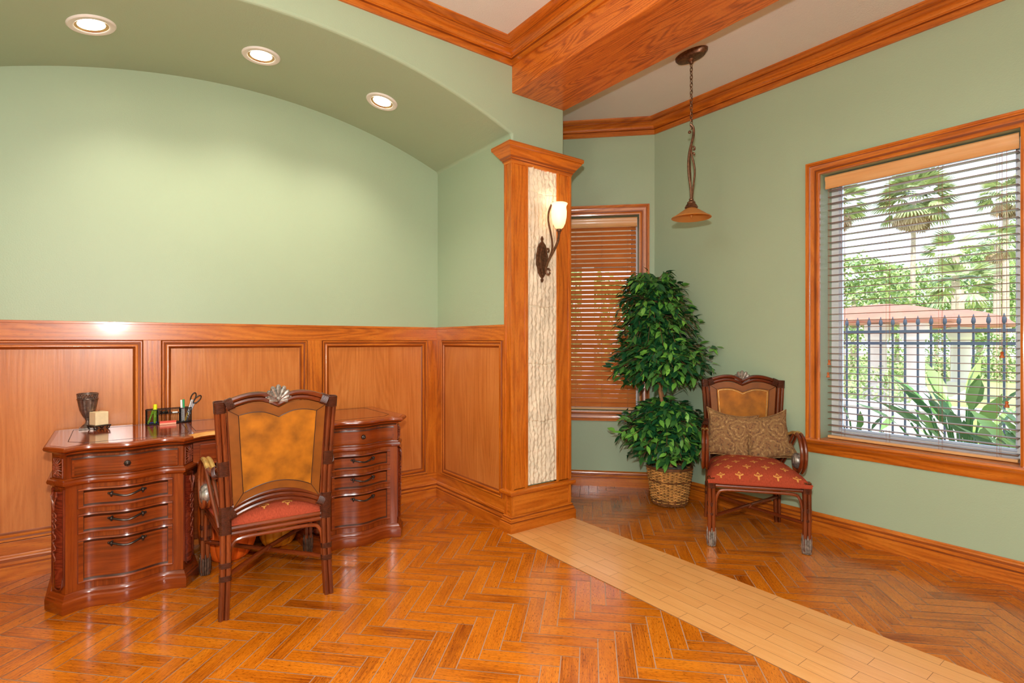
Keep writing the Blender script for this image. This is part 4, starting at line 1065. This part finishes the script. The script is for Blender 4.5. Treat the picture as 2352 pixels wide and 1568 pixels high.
for (px,d,R,z0) in ((2025,11.6,1.25,1.80),(2195,12.6,.98,1.74)):
    p_=wp(px,784,d)-gp
    prf=[(R,z0),(R+.05,z0+.06),(R*.96,z0+.14),(R*.8,z0+.26),(R*.5,z0+.36),(.2,z0+.42),(.001,z0+.43)]
    b.lathe(prf,(p_.x,p_.y,0),36,flute=lambda a,z:1+.03*math.cos(9*a)); b.lathe([(R,z0),(.3,z0+.02)],(p_.x,p_.y,0),36)
b.build('roof','terra',gh)
for (px,d) in ((2100,11.6),(2207,12.9),(2015,12.4)):
    p_=wp(px,784,d)-gp; b=MB(); b.box(p_.x-.22,p_.x+.22,p_.y-.22,p_.y+.22,0,.45); b.lathe([(.19,.45),(.18,1.45),(.24,1.5),(.26,1.54),(.26,1.85)],(p_.x,p_.y,0),24); b.build('column','stucco',gh)
def pp(px,py,d): p=wp(px,py,d); return (p.x,p.y,-.12),p.z+.12
G='palms beyond the fence'
l_,h_=pp(2095,462,28); palm('tall fan palm with a shaggy brown skirt in the middle of the large window',l_,h_,2.1,60,40,1,.3,G)
l_,h_=pp(1930,480,20); palm('tall fan palm partly hidden by the left side of the large window',l_,h_,1.25,34,22,2,-.3,G)
l_,h_=pp(2310,450,23); palm('tall fan palm at the upper right of the large window',l_,h_,1.3,30,16,3,0,G)
l_,h_=pp(2195,590,17); palm('short broad-leaved palm right of the shaggy palm',l_,h_,1.1,18,0,4,0,G)
l_,h_=pp(2290,560,20.5); palm('medium palm near the right side of the large window',l_,h_,1.1,24,8,5,0,G)
l_,h_=pp(2205,665,15); palm('low palm just above the terracotta roof',l_,h_,1.1,24,0,6,0,G)
def bush(label,cat,loc,rx,ry,rz,n,ls,seed,name='tree',mat='oleaf',trunk=True):
    random.seed(seed); r=empty(name,(loc[0],loc[1],-.12)); tag(r,label,cat); b=MB()
    for k in range(n):
        a=random.uniform(0,2*PI); e=random.uniform(-1,1); rr=random.uniform(.75,1)*math.sqrt(1-e*e); lump=1+.22*noise.noise(V((math.cos(a)*2,math.sin(a)*2,e*2+seed)))*2
        c=V((rx*rr*math.cos(a)*lump,ry*rr*math.sin(a)*lump,loc[2]+.12+rz*e*lump)); d=V((random.uniform(-1,1),random.uniform(-1,1),random.uniform(-1,.5)))
        if c.z<.02: continue
        b.leaf(c,d,V((random.uniform(-1,1),random.uniform(-1,1),1)),ls*random.uniform(.7,1.3),ls*.5,random.random())
    b.build('foliage',mat,r,tone=True)
    if trunk: t=MB(); t.tube([(0,0,0),(.05,0,loc[2])],[.16,.1],8); t.build('trunk','palmt',r)
for i,(px,py,d,rx,rz,lab) in enumerate(((1960,680,27,2.3,1.8,'rounded leafy tree at the left behind the gatehouse'),(2060,690,35,2.4,2.1,'rounded leafy tree behind the trunk of the shaggy palm'),(2150,685,46,3.1,2.8,'pale leafy tree behind the middle of the gatehouse'),(2250,680,28,1.9,2.2,'leafy tree behind the right end of the gatehouse'),(2385,640,33,2.6,3.8,'large leafy tree at the far right of the window view'))):
    p=wp(px,py,d); bush(lab,'tree',p,rx,rx,rz,4200,.27,30+i)
p=wp(1990,800,21.5); bush('long clipped hedge across the lawn, low behind the fence','hedge',(p.x,p.y,.8),.6,7,.95,7000,.15,50,'hedge',trunk=False)
p=wp(1985,890,9.6); bush('low yellow-green shrub by the garden wall','shrub',(p.x,p.y,.38),.4,.75,.42,1100,.09,51,'shrub',trunk=False)
# lamp globe
# bird of paradise clumps
def clump(label,loc,n,h,seed):
    random.seed(seed); r=empty('paddle_leaf_plant',(loc[0],loc[1],-.12)); tag(r,label,'plant','paddle-leaf plants by the fence'); b=MB(); s_=MB()
    for k in range(n):
        a=random.uniform(0,2*PI); e=random.uniform(.9,1.5); hh=h*random.uniform(.5,1); d=V((math.cos(a)*math.cos(e),math.sin(a)*math.cos(e),math.sin(e)))
        t=d*hh*.62; s_.tube([(0.03*math.cos(a),.03*math.sin(a),0),t],.009,5)
        b.leaf(t,(d+V((math.cos(a)*.35,math.sin(a)*.35,-.1))),V((-d.x+random.uniform(-.5,.5),-d.y+random.uniform(-.6,.6),.5)),hh*.32,hh*.085,random.random(),fold=.3,droop=.12)
    b.build('paddle_leaves','bleaf',r,tone=True); s_.build('stems','bleaf',r)
clump('paddle-leaf plant nearest the right side of the large window',(5.35,.72,0),48,1.2,61)
clump('tall paddle-leaf plant in the middle of the planting bed',(6.1,1.42,0),52,1.45,62)
clump('paddle-leaf plant spreading leftmost toward the fence post',(6.3,2.35,0),26,1.0,63)
# porch seen through the narrow window
pc=empty('porch',mat=FA@Matrix.Translation((.6,2.2,-.12))); tag(pc,'shaded brown porch arch with posts outside the narrow window','porch')
b=MB(); pg=[(-1.9,0),(-1.9,3.4),(1.9,3.4),(1.9,0),(1.35,0),(1.35,2.0)]+[(1.35*math.cos(PI*k/14),2.0+.42*math.sin(PI*k/14)) for k in range(1,14)]+[(-1.35,2.0),(-1.35,0)]
b.prism(pg,0,.3,ax='y'); b.build('arch','porch',pc)
b=MB(); b.box(-.08,.08,.05,.25,0,2.45); b.box(.62,.70,.05,.25,0,2.4); b.build('porch_post','stucco',pc)
p=FA@V((.6,9,1.2)); bush('leafy garden tree seen through the narrow window','tree',p,2.5,2.5,1.8,2600,.3,71)
# ------------------------------------------------------------------ lights & world
def area(name,loc,rot,sx,sy,e,col):
    l=bpy.data.lights.new(name,'AREA'); l.shape='RECTANGLE'; l.size=sx; l.size_y=sy; l.energy=e; l.color=col
    o=bpy.data.objects.new(name,l); C.objects.link(o); o.location=loc; o.rotation_euler=rot; return o
area('ceiling_fill',(-.9,-.9,3.2),(0,0,0),2.4,2.4,30,(1,.95,.9))  # added overhead fill behind the camera, no fixture modelled
l=bpy.data.lights.new('arch_fill','POINT'); l.energy=48; l.shadow_soft_size=.3; l.color=(1,.95,.89); o=bpy.data.objects.new('arch_fill',l); C.objects.link(o); o.location=(-.7,.8,2.55)  # added unseen fill to brighten the arch front and left ceiling, no chandelier
area('rear_fill',(-1.0,-3.8,1.7),(math.radians(90),0,0),3.0,2.4,26,(1,.97,.95))  # added soft fill behind the camera, the rear wall has no window
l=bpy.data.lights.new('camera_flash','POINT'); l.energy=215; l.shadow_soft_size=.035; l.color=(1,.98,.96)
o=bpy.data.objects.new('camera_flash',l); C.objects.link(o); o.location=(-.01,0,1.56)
l=bpy.data.lights.new('sun','SUN'); l.energy=7; l.angle=.01; l.color=(1,.95,.86); o=bpy.data.objects.new('sun',l); C.objects.link(o)
o.rotation_euler=V((.62,.25,-.85)).to_track_quat('-Z','Y').to_euler()
w=bpy.data.worlds.new('world'); bpy.context.scene.world=w; w.use_nodes=True; nt=w.node_tree; bg=nt.nodes['Background']
tc=N(nt,'ShaderNodeTexCoord'); sx=N(nt,'ShaderNodeSeparateXYZ'); L(nt,tc.outputs['Generated'],sx.inputs[0])
r=N(nt,'ShaderNodeValToRGB'); e=r.color_ramp.elements; e[0].position=.0; e[0].color=(.95,.97,1,1); e[1].position=.8; e[1].color=(.55,.72,1,1); L(nt,sx.outputs['Z'],r.inputs[0]); L(nt,r.outputs[0],bg.inputs[0]); bg.inputs[1].default_value=2.2
sc_=bpy.context.scene; vs=sc_.view_settings; vs.view_transform='Standard'; vs.look='None'; vs.exposure=.16; vs.gamma=1; vs.use_curve_mapping=False
